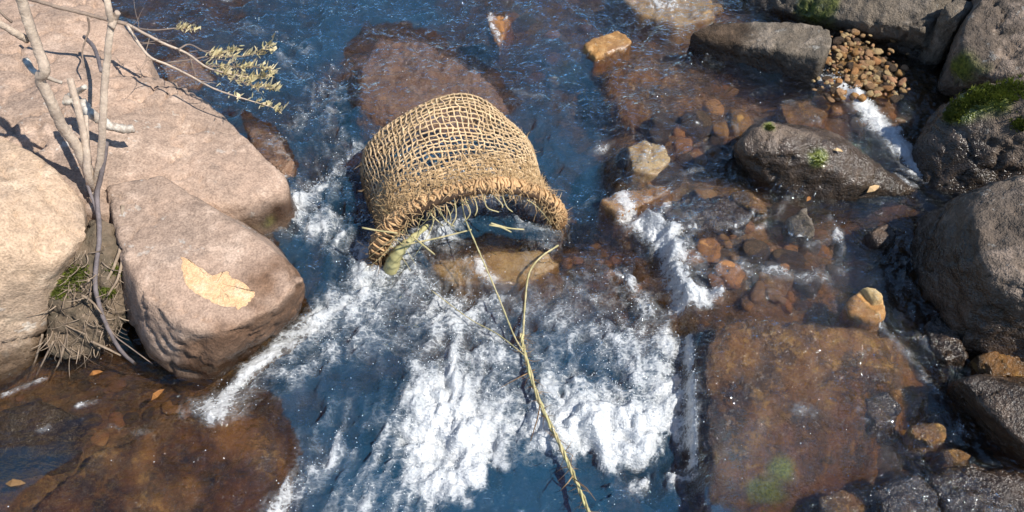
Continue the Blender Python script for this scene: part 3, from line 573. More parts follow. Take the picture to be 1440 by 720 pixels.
# where the stream breaks white (brushes along the falls, jets and eddies; one paints slab glints)
brush = [  # polyline in photo pixels, half width in px, strength
    ([(525, 350), (560, 352), (600, 350), (640, 335), (668, 308), (690, 300)], 15, .85), ([(700, 318), (740, 335), (770, 350)], 12, .5), ([(600, 352), (625, 352), (650, 370), (690, 395)], 10, .6), ([(530, 380), (590, 400), (640, 415)], 30, .50),
    ([(540, 430), (640, 440), (760, 440), (860, 460)], 60, .31), ([(600, 490), (700, 500), (860, 540)], 62, .30), ([(610, 300), (660, 285), (720, 285), (745, 300)], 16, .9), ([(640, 272), (700, 268), (750, 280)], 14, .85), ([(745, 300), (785, 330)], 14, .7), ([(640, 440), (690, 520)], 30, .4), ([(880, 480), (910, 540), (930, 590)], 36, .42), ([(780, 540), (860, 570)], 30, .42), ([(430, 490), (500, 450)], 36, .30),
    ([(600, 545), (622, 600), (640, 655)], 40, 1.0), ([(640, 580), (660, 630)], 30, .9), ([(650, 560), (690, 600)], 26, .75), ([(585, 600), (620, 640)], 22, .8), ([(780, 592), (830, 605), (880, 622), (908, 645)], 34, 1.0), ([(820, 580), (900, 600)], 24, .9), ([(850, 590), (920, 590), (938, 560)], 20, .75), ([(710, 570), (775, 592)], 20, .6),
    ([(298, 580), (318, 545), (345, 512), (400, 476), (450, 440)], 12, .8), ([(450, 440), (500, 410), (540, 385)], 24, .52), ([(340, 560), (380, 530), (430, 505), (490, 480)], 24, .40),
    ([(372, 725), (395, 690), (430, 650), (475, 615)], 16, .66), ([(420, 730), (480, 680), (550, 620)], 48, .34), ([(520, 730), (560, 690), (600, 650)], 30, .46), ([(430, 600), (500, 560)], 24, .34),
    ([(362, 332), (400, 298), (445, 270), (480, 240), (500, 225)], 15, .62), ([(470, 210), (480, 160), (470, 120)], 16, .40), ([(395, 210), (430, 185), (450, 150)], 14, .48), ([(430, 320), (490, 345), (520, 372)], 26, .5), ([(410, 285), (450, 310)], 26, .36), ([(430, 240), (470, 290)], 30, .25),
    ([(270, 5), (330, 25), (370, 8), (440, 22)], 12, .42), ([(340, 62), (400, 75), (440, 95)], 10, .34), ([(420, 0), (445, 12)], 10, .4), ([(400, 100), (430, 130)], 10, .36),
    ([(873, 296), (885, 322), (912, 335), (930, 350), (942, 385), (955, 420), (985, 438)], 15, .88), ([(935, 350), (955, 350), (965, 380)], 14, .55), ([(870, 390), (900, 420), (925, 450)], 10, .5), ([(950, 440), (990, 432), (1003, 430)], 8, .8), ([(935, 470), (945, 500), (938, 530)], 13, .66),
    ([(948, 540), (952, 600), (940, 650)], 10, .6), ([(966, 480), (970, 560), (974, 640), (976, 660)], 4, .8), ([(960, 655), (978, 662)], 9, .5), ([(830, 380), (890, 470)], 40, .22),
    ([(1150, 152), (1172, 166), (1192, 180), (1215, 200), (1238, 220), (1260, 240), (1284, 260)], 14, 1.0), ([(1160, 330), (1170, 360), (1175, 400)], 6, .45), ([(1225, 470), (1270, 510), (1310, 570)], 7, .42), ([(1200, 585), (1225, 620), (1250, 650)], 6, .40), ([(1330, 500), (1345, 480)], 6, .45), ([(1100, 300), (1080, 330), (1060, 345)], 6, .40), ([(1180, 690), (1215, 715)], 8, .42), ([(1345, 600), (1375, 640), (1400, 660)], 6, .42), ([(955, 270), (985, 262)], 6, .36), ([(1000, 190), (1030, 215)], 6, .34), ([(1370, 690), (1400, 700)], 10, .36), ([(1075, 112), (1110, 120), (1150, 124), (1170, 130)], 8, .5), ([(1090, 134), (1140, 142), (1165, 155)], 8, .5), ([(1032, 78), (1052, 90), (1070, 100)], 6, .5), ([(1062, 88), (1095, 96)], 4, .4),
    ([(990, 400), (1050, 398), (1100, 405), (1150, 412)], 13, .5), ([(1130, 370), (1170, 350)], 9, .36), ([(1000, 340), (1030, 350)], 9, .3), ([(1270, 420), (1310, 460), (1330, 480)], 10, .42),
    ([(1120, 590), (1160, 610), (1190, 640)], 11, .36), ([(1170, 650), (1200, 680)], 9, .36), ([(1290, 480), (1310, 510)], 8, .4), ([(1060, 700), (1110, 690)], 10, .36), ([(1340, 620), (1350, 600)], 6, .3), ([(1060, 580), (1200, 640)], 45, .10),  # the wide faint brush paints sun glints on the slab
    ([(880, 20), (930, 30), (960, 45)], 8, .45), ([(930, 8), (960, 15)], 6, .35), ([(860, 225), (840, 230)], 8, .36), ([(780, 80), (800, 85)], 6, .28), ([(106, 566), (125, 560), (133, 556)], 5, .5), ([(50, 598), (62, 596)], 4, .5), ([(255, 575), (275, 572)], 8, .42), ([(0, 550), (40, 535), (60, 525)], 4, .4), ([(150, 595), (210, 605)], 5, .3),
    ([(260, 560), (290, 560), (300, 575)], 8, .4), ([(810, 300), (830, 290)], 9, .3), ([(720, 150), (760, 165)], 7, .28), ([(700, 90), (730, 75)], 6, .25)]
FM = np.zeros(X.shape)
for pl, wd, st in brush:
    q = [P(a, b, .0) for a, b in pl]; D = np.full(X.shape, 9.0)
    for a, b in zip(q[:-1], q[1:]):
        ax, ay, dx, dy = a.x, a.y, b.x - a.x, b.y - a.y; t = np.clip(((X - ax) * dx + (Y - ay) * dy) / (dx * dx + dy * dy + 1e-9), 0, 1)
        D = np.minimum(D, np.hypot(X - ax - t * dx, Y - ay - t * dy))
    wm = wd * (a - Vector((0, 0, CAM_H))).length / FPX; FM = 1 - (1 - FM) * (1 - st * np.exp(-(D * (1 + .25 * rough_n) / (wm * 1.35))**2))
FM = FM * (1 - .6 * np.exp(-((X - P(705, 365)[0])**2 / .014 + (Y - P(705, 365)[1])**2 / .004))) * (1 - .7 * np.exp(-((X - P(525, 540)[0])**2 + (Y - P(525, 540)[1])**2) / .006)) * (1 - .85 * sstep(P(720, 655)[1], P(720, 700)[1], Y + .14 * rough_n + .05 * turb - .12 * np.abs(X - P(700, 690)[0])) * sstep(P(600, 690)[0], P(660, 690)[0], X))
d0 = L - solid_top
FM0 = FM.copy(); FM = FM**1.9
FM = np.clip(FM + .30 * (1 - sstep(P(960, 500)[0], P(990, 500)[0], X) * sstep(P(1100, 435)[1] + .06, P(1100, 450)[1], Y)) * np.exp(-((d0 - .002) / .011)**2) * sstep(.0, .5, streak2 * .3 + turb) * sstep(P(0, 560)[0] + .35, P(330, 540)[0], X), 0, 1)
wl = sstep(P(700, 600)[0], P(560, 600)[0], X) * sstep(P(700, 470)[1], P(700, 560)[1], Y)
nz_ = .62 * turb * (1 - .5 * wl) + .32 * wl * streakL - .12 * billow + .03 * streak + .08 * streak2 + .62 * rough_n
con = np.sqrt(np.clip(4 * FM * (1 - FM), 0, 1))
foam = np.clip(FM * 1.02 - .02 + con * .52 * nz_ + .05 * FM0, 0, 1) * sstep(.01, .10, FM)
crest = sstep(1.5, 2.5, streak2) * sstep(.2, .7, ridge) * .35
foam = np.clip(foam + crest * sstep(.03, .2, FM), 0, 1)

calm = rbf([(60, 560, .25), (200, 620, .3), (40, 690, .25), (300, 640, .5), (500, 60, .8), (600, 500, 1.0), (800, 600, 1.1), (800, 100, .7), (700, 200, .8), (450, 250, 1.1), (1000, 150, .55), (1200, 130, .4), (1250, 310, .35), (1050, 300, .5), (1050, 400, .8), (1100, 500, .5), (1150, 640, .75), (1020, 560, .5), (1200, 500, .5), (1350, 600, .6), (700, 710, .6), (950, 380, .9), (450, 600, 1.0)], .15)(X, Y)
infine = sstep(-1.95, -1.6, X) * sstep(2.1, 1.8, X) * sstep(3.5, 3.1, Y) * sstep(.45, .6, Y)
shal = sstep(-.01, .08, d0) * .6 + .4
h = calm * shal * (.017 * rough_n + .017 * (ridge - .5) + .0016 * streak + .0046 * streak2 + .003 * turb)
h += FM * (.014 + .007 * turb + .012 * rough_n + .0010 * billow + .0005 * streak)
# water backs up inside the barrel and pours out over the lower lip of the mouth
_m = P(662, 345, 0); _c, _s2 = math.cos(R(15)), math.sin(R(15)); lx = (X - _m.x) * _c + (Y - _m.y) * _s2; ly = -(X - _m.x) * _s2 + (Y - _m.y) * _c
h += .055 * np.exp(-(lx / .215)**6) * sstep(-.16, .0, ly + .02 * rough_n) * sstep(.48, .36, ly)
Z = L + h * infine
# a thin sheet keeps flowing over the wide slab and the spill stones
film = rbf([(1050, 440, 1), (1100, 520, 1), (1200, 560, 1), (1050, 640, 1), (960, 300, 1), (1000, 300, 1), (900, 280, 1), (1150, 470, 1), (1100, 330, .5), (1100, 150, .2), (700, 300, 0), (1300, 300, 0), (300, 400, 0), (1230, 420, 0), (1100, 220, -.6), (1330, 540, 0), (850, 100, 0)], .1)(X, Y)
thin = sstep(.45, .7, film) * (rocktop > L - .02) * (rocktop < L + .045)
Z = np.where(thin > 0, np.maximum(Z, rocktop + (.007 + .005 * rough_n + .003 * turb + .0012 * streak2) * thin), Z)
dep = np.clip(Z - solid_top, 0, .5)
keep = (Z - top) > -.05
me, used = grid_mesh('water', xs, ys, Z, keep)
for nm, arr in (('depth', dep), ('foam', foam), ('churn', np.clip(calm * .6 + FM * .5, 0, 1.2))): set_attr(me, nm, arr.ravel()[used])

def water_mat():
    k = NT('stream_water'); co = k.n('ShaderNodeTexCoord').outputs['Object']
    mp = k.n('ShaderNodeMapping'); mp.inputs['Scale'].default_value = (.75, 1.2, 1); k.put(mp.inputs[0], co); co = mp.outputs[0]
    foam, dep, churn = k.attr('foam'), k.attr('depth'), k.attr('churn')
    a = k.noise(co, 55, 2, .6); b = k.noise(co, 140, 2, .65); c = k.noise(co, 24, 2, .6)
    h = k.math('ADD', k.math('ADD', k.math('MULTIPLY', a, .62), k.math('MULTIPLY', b, .20)), k.math('MULTIPLY', c, 1.5))
    h = k.math('MULTIPLY', h, k.math('ADD', .15, k.math('MULTIPLY', churn, .95)))
    nrm = k.bump(h, .030)
    # clear water: what lies below, dimmed by the depth of brown water, under a reflection
    def att(kr): return k.math('POWER', 2.718, k.math('MULTIPLY', dep, -kr))
    cmb = k.n('ShaderNodeCombineColor'); k.put(cmb.inputs[0], att(1.9)); k.put(cmb.inputs[1], att(2.8)); k.put(cmb.inputs[2], att(4.0))
    tr = k.n('ShaderNodeBsdfTransparent'); k.put(tr.inputs[0], cmb.outputs[0])
    body = k.n('ShaderNodeBsdfDiffuse'); body.inputs[0].default_value = (.013, .066, .125, 1); up = k.n('ShaderNodeCombineXYZ'); up.inputs[2].default_value = 1.0; k.put(body.inputs['Normal'], up.outputs[0])
    mb_ = k.n('ShaderNodeMixShader'); k.put(mb_.inputs[0], k.math('MULTIPLY', k.ramp(dep, .10, .27), .68)); rf = k.n('ShaderNodeBsdfRefraction'); rf.inputs['IOR'].default_value = 1.33; rf.inputs['Roughness'].default_value = .03; k.put(rf.inputs['Color'], cmb.outputs[0]); k.put(rf.inputs['Normal'], nrm)
    tm = k.n('ShaderNodeMixShader'); tm.inputs[0].default_value = .3; k.put(tm.inputs[1], tr.outputs[0]); k.put(tm.inputs[2], rf.outputs[0]); k.put(mb_.inputs[1], tm.outputs[0]); k.put(mb_.inputs[2], body.outputs[0])
    gl = k.n('ShaderNodeBsdfGlossy'); gl.inputs['Roughness'].default_value = .04; gl.inputs[0].default_value = (.86, .96, 1, 1); k.put(gl.inputs['Normal'], nrm)
    fr = k.n('ShaderNodeLayerWeight'); fr.inputs[0].default_value = .5; k.put(fr.inputs['Normal'], nrm)
    fres = k.math('ADD', .05, k.math('MULTIPLY', .92, k.math('POWER', fr.outputs['Facing'], 3.2)))
    wat = k.n('ShaderNodeMixShader'); k.put(wat.inputs[0], fres); k.put(wat.inputs[1], mb_.outputs[0]); k.put(wat.inputs[2], gl.outputs[0])
    # foam: bubbles broken up by fine noise and a lace of cells
    vo = k.n('ShaderNodeTexVoronoi', feature='DISTANCE_TO_EDGE'); vo.inputs['Scale'].default_value = 62
    wv = k.n('ShaderNodeVectorMath', operation='ADD'); k.put(wv.inputs[0], co)
    nz = k.n('ShaderNodeTexNoise'); nz.inputs['Scale'].default_value = 30; k.put(nz.inputs['Vector'], co)
    sc_ = k.n('ShaderNodeVectorMath', operation='SCALE'); k.put(sc_.inputs[0], nz.outputs['Color']); sc_.inputs['Scale'].default_value = .03
    k.put(wv.inputs[1], sc_.outputs[0]); k.put(vo.inputs['Vector'], wv.outputs[0])
    lace = k.math('SUBTRACT', 1.0, k.ramp(vo.outputs['Distance'], .02, .22))
    var = k.math('SQRT', k.math('MULTIPLY', foam, k.math('SUBTRACT', 1.02, foam)))
    fine_ = k.math('ADD', k.math('MULTIPLY', k.math('SUBTRACT', k.math('ADD', k.math('MULTIPLY', b, .6), k.math('MULTIPLY', a, .4)), .5), 1.4), k.math('MULTIPLY', k.math('SUBTRACT', lace, .4), .34))
    F = k.math('ADD', foam, k.math('MULTIPLY', var, fine_), True)
    crisp = k.ramp(k.math('ADD', foam, k.math('MULTIPLY', fine_, .55)), .38, .62)
    F = k.math('MULTIPLY', k.math('ADD', k.math('MULTIPLY', F, .74), k.math('MULTIPLY', k.math('MULTIPLY', crisp, k.ramp(foam, .02, .2)), .26)), .93)
    F = k.math('POWER', F, 1.3)
    fb = k.n('ShaderNodeBsdfPrincipled'); fb.inputs['Base Color'].default_value = (.90, .92, .93, 1); fb.inputs['Roughness'].default_value = .12; fb.inputs['Specular IOR Level'].default_value = .8
    k.put(fb.inputs['Normal'], k.bump(k.math('ADD', k.math('MULTIPLY', a, .6), k.math('MULTIPLY', b, .5)), .012))
    mx = k.n('ShaderNodeMixShader'); k.put(mx.inputs[0], F); k.put(mx.inputs[1], wat.outputs[0]); ft = k.n('ShaderNodeBsdfTranslucent'); ft.inputs[0].default_value = (.85, .88, .9, 1); fm = k.n('ShaderNodeMixShader'); fm.inputs[0].default_value = .3; k.put(fm.inputs[1], fb.outputs[0]); k.put(fm.inputs[2], ft.outputs[0])
    k.put(mx.inputs[2], fm.outputs[0])
    k.put(k.out.inputs[0], mx.outputs[0]); return k.m
M['water'] = water_mat()
water = tag(link('water', me, M['water']), 'clear stream water breaking into white foam below the basket', kind='structure')
zi_ = lambda x, y: float(bil(Z, np.array([x]), np.array([y]))[0])

# spray: white drops, also painted in as sun glints on ripples (nobody could count them)
specks = MB(); ico = [Vector(v) for v in ((0, 0, 1), (.9, 0, -.3), (-.45, .78, -.3), (-.45, -.78, -.3), (0, 0, -.9))]
pr = ((FM**1.5 + .05 * sstep(.2, .9, turb + .4 * rough_n) * calm) * (keep) * (d0 > -.01) * infine).ravel(); pr = pr * (X.ravel() > -1.4); pr /= pr.sum()
for q in np.random.choice(len(pr), 7000, p=pr):
    j, i = divmod(q, len(xs)); r = random.choice([.0007, .001, .0013, .0017, .0022]); p = Vector((xs[i], ys[j], Z[j, i] + abs(random.gauss(0, .008))))
    b = len(specks.v); specks.v += [p + v * r for v in ico]; specks.f += [(b + x, b + y, b + z) for x, y, z in ((0, 1, 2), (0, 2, 3), (0, 3, 1), (4, 2, 1), (4, 3, 2), (4, 1, 3))]
k = NT('drop_glint'); g = k.n('ShaderNodeBsdfPrincipled'); g.inputs['Base Color'].default_value = (.9, .93, .95, 1); g.inputs['Roughness'].default_value = .08; k.put(k.out.inputs[0], g.outputs[0])
tag(specks.build('spray_glints', k.m), 'tiny white drops and painted sun glints on the white and rippled water', kind='stuff')

# ------------------------------------------------------------------ the basket trap
mc = P(662, 345, 0.0); RB = .270
bask = empty('woven_basket_trap', mc); bask.rotation_euler = (0, 0, R(15))
tag(bask, 'large barrel shaped coir net basket with lashed rim set in the stream', 'basket')
def prof(s):   # radius along the axis, s from the mouth backwards
    return float(np.interp(s, [-.02, 0, .05, .12, .22, .32, .37, .41, .435, .44], [.270, .270, .264, .264, .272, .280, .276, .250, .205, .15]))
def rear_y(s): return float(np.interp(s, [0, .37, .41, .435, .44], [0, .37, .405, .42, .415]))
def bp(th, s, dr=0.0):
    """point of the net: th from the right water line over the top, s along the barrel"""
    r = prof(s) + dr; wob = .009 * math.sin(3 * th + 9 * s) + .007 * math.sin(5 * th + 1.3 + 17 * s)
    r += wob * min(1, s * 8); zz = r * math.sin(th)
    if zz > 0: zz *= 1.0 - .10 * min(1, s * 5) * (1 - abs(math.cos(th)))
    fq = max(0.0, 1 - s / .14)
    if zz > 0: zz *= 1 - .07 * fq
    return Vector((r * math.cos(th), rear_y(s) + .012 * math.sin(4 * th + 2) * min(1, s * 6) - .035 * fq * max(0.0, math.sin(th)), zz))
rows = [.040, .052, .064, .076, .088, .100, .113, .127, .143, .160, .178, .196, .214, .232, .250, .268, .286, .304, .322, .340, .358, .375, .391, .406, .419, .430, .438]
NL = 98
jl = [[random.gauss(0, .010) for _ in range(len(rows))] for _ in range(NL)]
js = [[random.gauss(0, .0022) for _ in range(NL)] for _ in range(len(rows))]
for i, s in enumerate(rows):      # hoops of cord round the barrel
    pts = []
    for j in range(NL + 1):
        jj_ = j % NL; th = 2 * math.pi * jj_ / NL + jl[jj_][i]; ss = min(s + js[i][jj_] + .004 * math.sin(3 * th + i), .439)
        pts.append(bp(th, max(ss, .0), random.uniform(-.001, .0015)))
        th2 = 2 * math.pi * (jj_ + .5) / NL; pts.append(bp(th2, max(min(ss + .0015, .439), 0), random.uniform(-.003, .001)))
    pts = pts[:-1]
    rr = [(.0033 if q % 2 == 0 else .0023) * random.uniform(.8, 1.25) * (1.15 if s < .13 else 1) for q in range(len(pts))]
    MB().tube(pts, rr, 5, False).build('net_cord', M['cord'], bask)
for j in range(NL):               # cords running from the rim to the back
    pts = []
    for i, s in enumerate(rows):
        th = 2 * math.pi * j / NL + jl[j][i]; pts.append(bp(th, min(s + js[i][j], .439), .001))
    pts = [bp(2 * math.pi * j / NL, .01)] + pts
    pp = spline(pts, 2)
    MB().tube(pp, [.0025 * random.uniform(.75, 1.35) for _ in pp], 5).build('net_cord', M['cord'], bask)
# rim hoop: a dark pole bent to a ring, wrapped in coir
def rimp(th, r=RB):
    return Vector((r * math.cos(th), -.035 * max(0.0, math.sin(th)), r * math.sin(th) * (.93 if math.sin(th) > 0 else 1)))
ringpts = [rimp(2 * math.pi * k / 48) for k in range(49)]
MB().tube(ringpts, .013, 8, False, .06).build('rim_hoop', M['hoop'], bask)
rollr = lambda th: .0165 + .006 * abs(math.cos(th)) + .003 * math.sin(5 * th + 1)
pts = [rimp(2 * math.pi * k / 96, RB + .004) + Vector((0, .014, 0)) for k in range(97)]
MB().tube(pts, [rollr(2 * math.pi * k / 96) * random.uniform(.92, 1.06) for k in range(97)], 9, False, .12).build('rim_roll', M['lash'], bask)     # thick roll of coir
for k in range(230):              # tight turns of cord binding the roll to the hoop
    th = 2 * math.pi * (k + random.uniform(-.5, .5)) / 230; dg_ = math.degrees(th)
    if 24 < dg_ < 46 and random.random() < .7: continue      # bare wood shows on the right
    if 195 < dg_ < 345 and random.random() < .6: continue
    c = rimp(th, RB + .003) + Vector((0, .012, 0)); er = Vector((math.cos(th), 0, math.sin(th))); et = Vector((-math.sin(th), 0, math.cos(th)))
    r0 = rollr(th) + random.uniform(.0, .004); tw = random.uniform(-.025, .025)
    pts = [c + er * (r0 * math.cos(a)) + Vector((0, 1, 0)) * (r0 * math.sin(a)) + et * (tw * math.sin(a / 2) + .004 * math.sin(3 * a + k)) for a in [q * math.pi / 5 for q in range(11)]]
    MB().tube(pts, [random.uniform(.0020, .0042) for _ in pts], 5, True).build('lashing', M['lash'], bask)
# loose fibres
fb = MB()
def fibre(mb, p, d, ln, r, droop=.3, n=4, curl=.28):
    pts = [p]; d = Vector(d).normalized(); cur = Vector((random.gauss(0, 1), random.gauss(0, 1), random.gauss(0, 1))) * curl
    for i in range(n):
        d = (d + cur + Vector((0, 0, -droop)) * .4).normalized(); pts.append(pts[-1] + d * ln / n)
    mb.tube(pts, [r * (1 - .75 * i / n) for i in range(n + 1)], 3, False)
for k in range(3800):
    th = random.uniform(-.15, math.pi + .15); s = abs(random.gauss(.045, .05)) if random.random() < .95 else random.uniform(.0, .44)
    p = bp(th, min(s, .43), .004); nrm_ = Vector((math.cos(th), 0, math.sin(th))); tng = Vector((-math.sin(th), 0, math.cos(th)))
    d = nrm_ * random.uniform(-.1, .22) + tng * random.gauss(0, .8) + Vector((0, random.gauss(0, .8), 0))
    fibre(fb, p, d, random.uniform(.012, .036), random.uniform(.0008, .0019), .1)
for k in range(900):
    th = random.uniform(-.2, math.pi + .2); a = random.uniform(0, 6.28); er = Vector((math.cos(th), 0, math.sin(th)))
    p = rimp(th) + er * .025 * math.cos(a) + Vector((0, .026 * math.sin(a) + .012, 0))
    d = er * math.cos(a) + Vector((0, math.sin(a), 0)) + Vector((-math.sin(th), 0, math.cos(th))) * random.gauss(0, .8)
    fibre(fb, p, d, random.uniform(.012, .034) if random.random() < .93 else .05, random.uniform(.0008, .0020), .6)
o = fb.build('loose_fibres', M['fibre'], bask); o['kind'] = 'stuff'
# straw tangled over the left side of the mouth
for k in range(24):
    th = math.radians(random.choice([random.gauss(125, 18), random.gauss(95, 22), random.gauss(150, 12)])); p = rimp(th, RB - .015) + Vector((0, -.015, 0))
    d = Vector((random.gauss(.5, .8), random.gauss(-.35, .35), random.gauss(-.4, .45))); mb = MB(); fibre(mb, p, d, random.uniform(.05, .15), random.uniform(.0009, .0017), .2, 8, .55)
    mb.build('straw', M['straw'], bask)
for a, b in [((-.205, -.07, .13), (-.01, -.08, .15)), ((-.17, -.07, .155), (-.12, -.09, .09)), ((.045, -.08, .16), (.14, -.08, .11)), ((.04, -.08, .155), (.1, -.09, .12)), ((-.30, -.02, .175), (-.21, -.05, .16))]:
    q = spline([a, (Vector(a) + Vector(b)) / 2 + Vector((random.uniform(-.006, .006), 0, random.uniform(-.008, .008))), b], 4)
    MB().tube(q, [.0032 * (1 - .3 * i / len(q)) for i in range(len(q))], 4).build('straw', M['straw'], bask)
# green stalk tied inside the left of the mouth
q = spline([(-.245, -.02, -.06), (-.238, -.035, .02), (-.218, -.045, .075), (-.18, -.045, .115), (-.12, -.03, .15)], 6)
MB().tube(q, [.028, *[.027 * (1 - .035 * i) + .002 * math.sin(i * 2.1) for i in range(len(q) - 1)]], 10, True, .04).build('green_stalk', M['stalk'], bask)
# strands knotted across the top of the mouth
for k in range(9):
    t0 = math.radians(70 + k * 6.0); p0 = rimp(t0, RB - .015) + Vector((0, -.008, 0)); p1 = p0 + Vector((random.uniform(-.03, .05), -.03 + random.uniform(-.02, .01), -random.uniform(.02, .06)))
    q = spline([p0, (p0 + p1) / 2 + Vector((random.uniform(-.015, .015), -.012, 0)), p1], 4); MB().tube(q, [.002] * len(q), 4).build('straw', M['straw'], bask)

# ------------------------------------------------------------------ the grass rope
rp = P(735, 490, .035)
rope = empty('grass_rope', rp); tag(rope, 'yellow green twisted grass rope running from the basket down to the bottom edge', 'rope')
def strandline(pts, r, name, mat, turns=0, ph=0, off=0.0, n=10):
    q = spline([P(*p) for p in pts], n); out = []
    for i, p in enumerate(q):
        a = i * turns + ph; out.append(p - rp + Vector((math.cos(a), .3 * math.sin(a), math.sin(a))) * off * (1 + .3 * math.sin(i * .7)))
    m = len(out); return MB().tube(out, [r * (1 + .25 * math.sin(i * 1.9 + ph)) for i in range(m)], 5).build(name, mat, rope)
main = [(733, 470, .012), (738, 497, .008), (757, 560, .004), (785, 620, -.002), (805, 665, -.01), (828, 720, -.012), (850, 775, .0)]
for k in range(3): strandline(main, .0030, 'strand', M['straw'] if k else M['stalk'], .42, k * 2.09, .0027, 14)
strandline([(650, 262, .25), (652, 300, .19), (672, 350, .12), (700, 415, .06), (722, 470, .018), (736, 495, .01)], .0022, 'thin_strand', M['straw'])
strandline([(785, 345, .02), (760, 362, .02), (744, 385, .025), (738, 430, .015), (735, 490, .01)], .0030, 'thin_strand', M['straw'])
strandline([(606, 408, .012), (660, 448, .012), (700, 470, .012), (738, 500, .01)], .0014, 'thin_strand', M['straw'])
fr = MB(); q = spline([P(*p) for p in main], 30)
for p in q:
    for _ in range(2):
        if random.random() < .4: fibre(fr, p - rp, (random.gauss(0, 1), random.gauss(-.3, .7), random.gauss(0, .6)), random.uniform(.012, .045), random.uniform(.0007, .0014), .2)
for s_, e_ in (((752, 520), (704, 545)), ((760, 565), (746, 620)), ((806, 668), (788, 690)), ((806, 672), (838, 704))):
    a, b = P(*s_, .004) - rp, P(*e_, .0) - rp; fr.tube([a, (a + b) / 2 + Vector((.004, 0, .006)), b], [.0018, .0015, .0008], 4)
o = fr.build('frayed_fibres', M['fibre'], rope); o['kind'] = 'stuff'

# ------------------------------------------------------------------ left bank shrub, roots, twigs
base = P(132, 292, .25)
shrub = empty('dead_shrub', base); tag(shrub, 'bleached dead shrub stems with a leafy branch growing between the left boulders', 'shrub')
def stem(pts, r0, r1, name, mat, parent=shrub, n=6, jit=.04, k=10):
    o0 = parent.location; q = spline([P(*p) - o0 for p in pts], n); m = len(q)
    q = [p + Vector((random.uniform(-1, 1), random.uniform(-1, 1), random.uniform(-1, 1))) * r1 * .12 for p in q]
    return MB().tube(q, [(r0 + (r1 - r0) * i / (m - 1)) * (1 + random.uniform(-.03, .03)) for i in range(m)], k, True, jit, .16).build(name, mat, parent)
Z1 = lambda z, px, py: (px / 2.4, py / 2.4, z)
stem([Z1(.20, 322, 740), Z1(.27, 318, 650), Z1(.33, 300, 590), Z1(.42, 262, 500), Z1(.50, 205, 420), Z1(.57, 172, 345), Z1(.63, 135, 270), Z1(.66, 150, 235), Z1(.70, 128, 170), Z1(.76, 98, 85), Z1(.82, 68, -5), Z1(.9, 30, -110)], .0125, .0105, 'stem', M['deadwood'])
stem([Z1(.20, 320, 740), Z1(.28, 318, 640), Z1(.38, 337, 540), Z1(.48, 346, 420), Z1(.56, 352, 300), Z1(.66, 366, 150), Z1(.70, 374, 85), Z1(.74, 366, 30), Z1(.78, 352, -40)], .0095, .0072, 'stem', M['deadwood'])
stem([Z1(.70, 374, 92), Z1(.71, 386, 66), Z1(.73, 397, 40)], .008, .006, 'broken_twig', M['deadwood'])
stem([Z1(.28, 312, 640), Z1(.35, 298, 590), Z1(.43, 288, 480), Z1(.50, 264, 370), Z1(.56, 236, 265)], .0095, .008, 'stem', M['deadwood'])
stem([Z1(.30, 300, 560), Z1(.38, 292, 470), Z1(.42, 290, 390)], .009, .006, 'broken_twig', M['deadwood'])
stem([Z1(.62, 88, 205), Z1(.63, 112, 240), Z1(.62, 150, 258), Z1(.60, 210, 280)], .0085, .004, 'lichen_twig', M['lichenwood'])
stem([Z1(.72, 92, 135), Z1(.75, 50, 110), Z1(.78, 0, 80), Z1(.82, -60, 40)], .008, .006, 'twig', M['deadwood'])
stem([Z1(.76, 40, 75), Z1(.78, 10, 50), Z1(.8, -20, 10)], .003, .002, 'twig', M['twig'])
stem([Z1(.56, 90, -5), Z1(.54, 200, 25), Z1(.51, 300, 50), Z1(.48, 360, 66), Z1(.46, 430, 82)], .0055, .0065, 'branch', M['twig'])
stem([Z1(.51, 296, 55), Z1(.47, 300, 100), Z1(.42, 278, 170), Z1(.38, 285, 230)], .0028, .002, 'twig', M['twig'])
stem([Z1(.40, 285, 125), Z1(.42, 320, 165), Z1(.48, 342, 240)], .006, .005, 'twig', M['vine'])
br = [[Z1(0.46, 430, 82), Z1(0.44, 500, 120), Z1(0.42, 560, 150), Z1(0.40, 630, 180), Z1(0.38, 700, 228), Z1(0.37, 780, 250), Z1(0.36, 860, 262), Z1(0.36, 915, 250)],
      [Z1(0.46, 428, 84), Z1(0.43, 470, 150), Z1(0.41, 510, 195), Z1(0.39, 570, 220), Z1(0.36, 650, 260), Z1(0.34, 720, 298), Z1(0.32, 800, 326), Z1(0.30, 880, 350), Z1(0.29, 950, 372)],
      [Z1(0.45, 460, 95), Z1(0.46, 520, 102), Z1(0.46, 600, 95), Z1(0.46, 655, 100)],
      [Z1(0.39, 560, 212), Z1(0.39, 640, 202), Z1(0.39, 710, 190), Z1(0.39, 800, 192), Z1(0.40, 870, 178), Z1(0.41, 918, 150)],
      [Z1(0.41, 600, 168), Z1(0.41, 640, 150), Z1(0.40, 700, 178), Z1(0.39, 760, 180), Z1(0.40, 800, 160)],
      [Z1(0.38, 690, 222), Z1(0.37, 780, 225), Z1(0.37, 850, 225), Z1(0.38, 920, 235)],
      [Z1(0.37, 740, 240), Z1(0.36, 800, 270), Z1(0.35, 860, 290), Z1(0.35, 930, 300)]]
leafsrc = []; brobj = []
for i, b in enumerate(br):
    bo = stem(b, .0048 if i < 2 else .003, .0012, 'branch', M['deadwood'] if i < 2 else M['twig'], n=5, k=5); brobj.append(bo)
    leafsrc.append(spline([P(*p) for p in b], 12))
def leaf_shape(ln, wd):
    return [Vector((0, 0, 0)), Vector((ln * .35, wd, .0)), Vector((ln * .75, wd * .7, 0)), Vector((ln, 0, 0)), Vector((ln * .75, -wd * .7, 0)), Vector((ln * .35, -wd, 0))]
lf = bpy.data.meshes.new('leaf'); s_ = leaf_shape(.024, .0024)
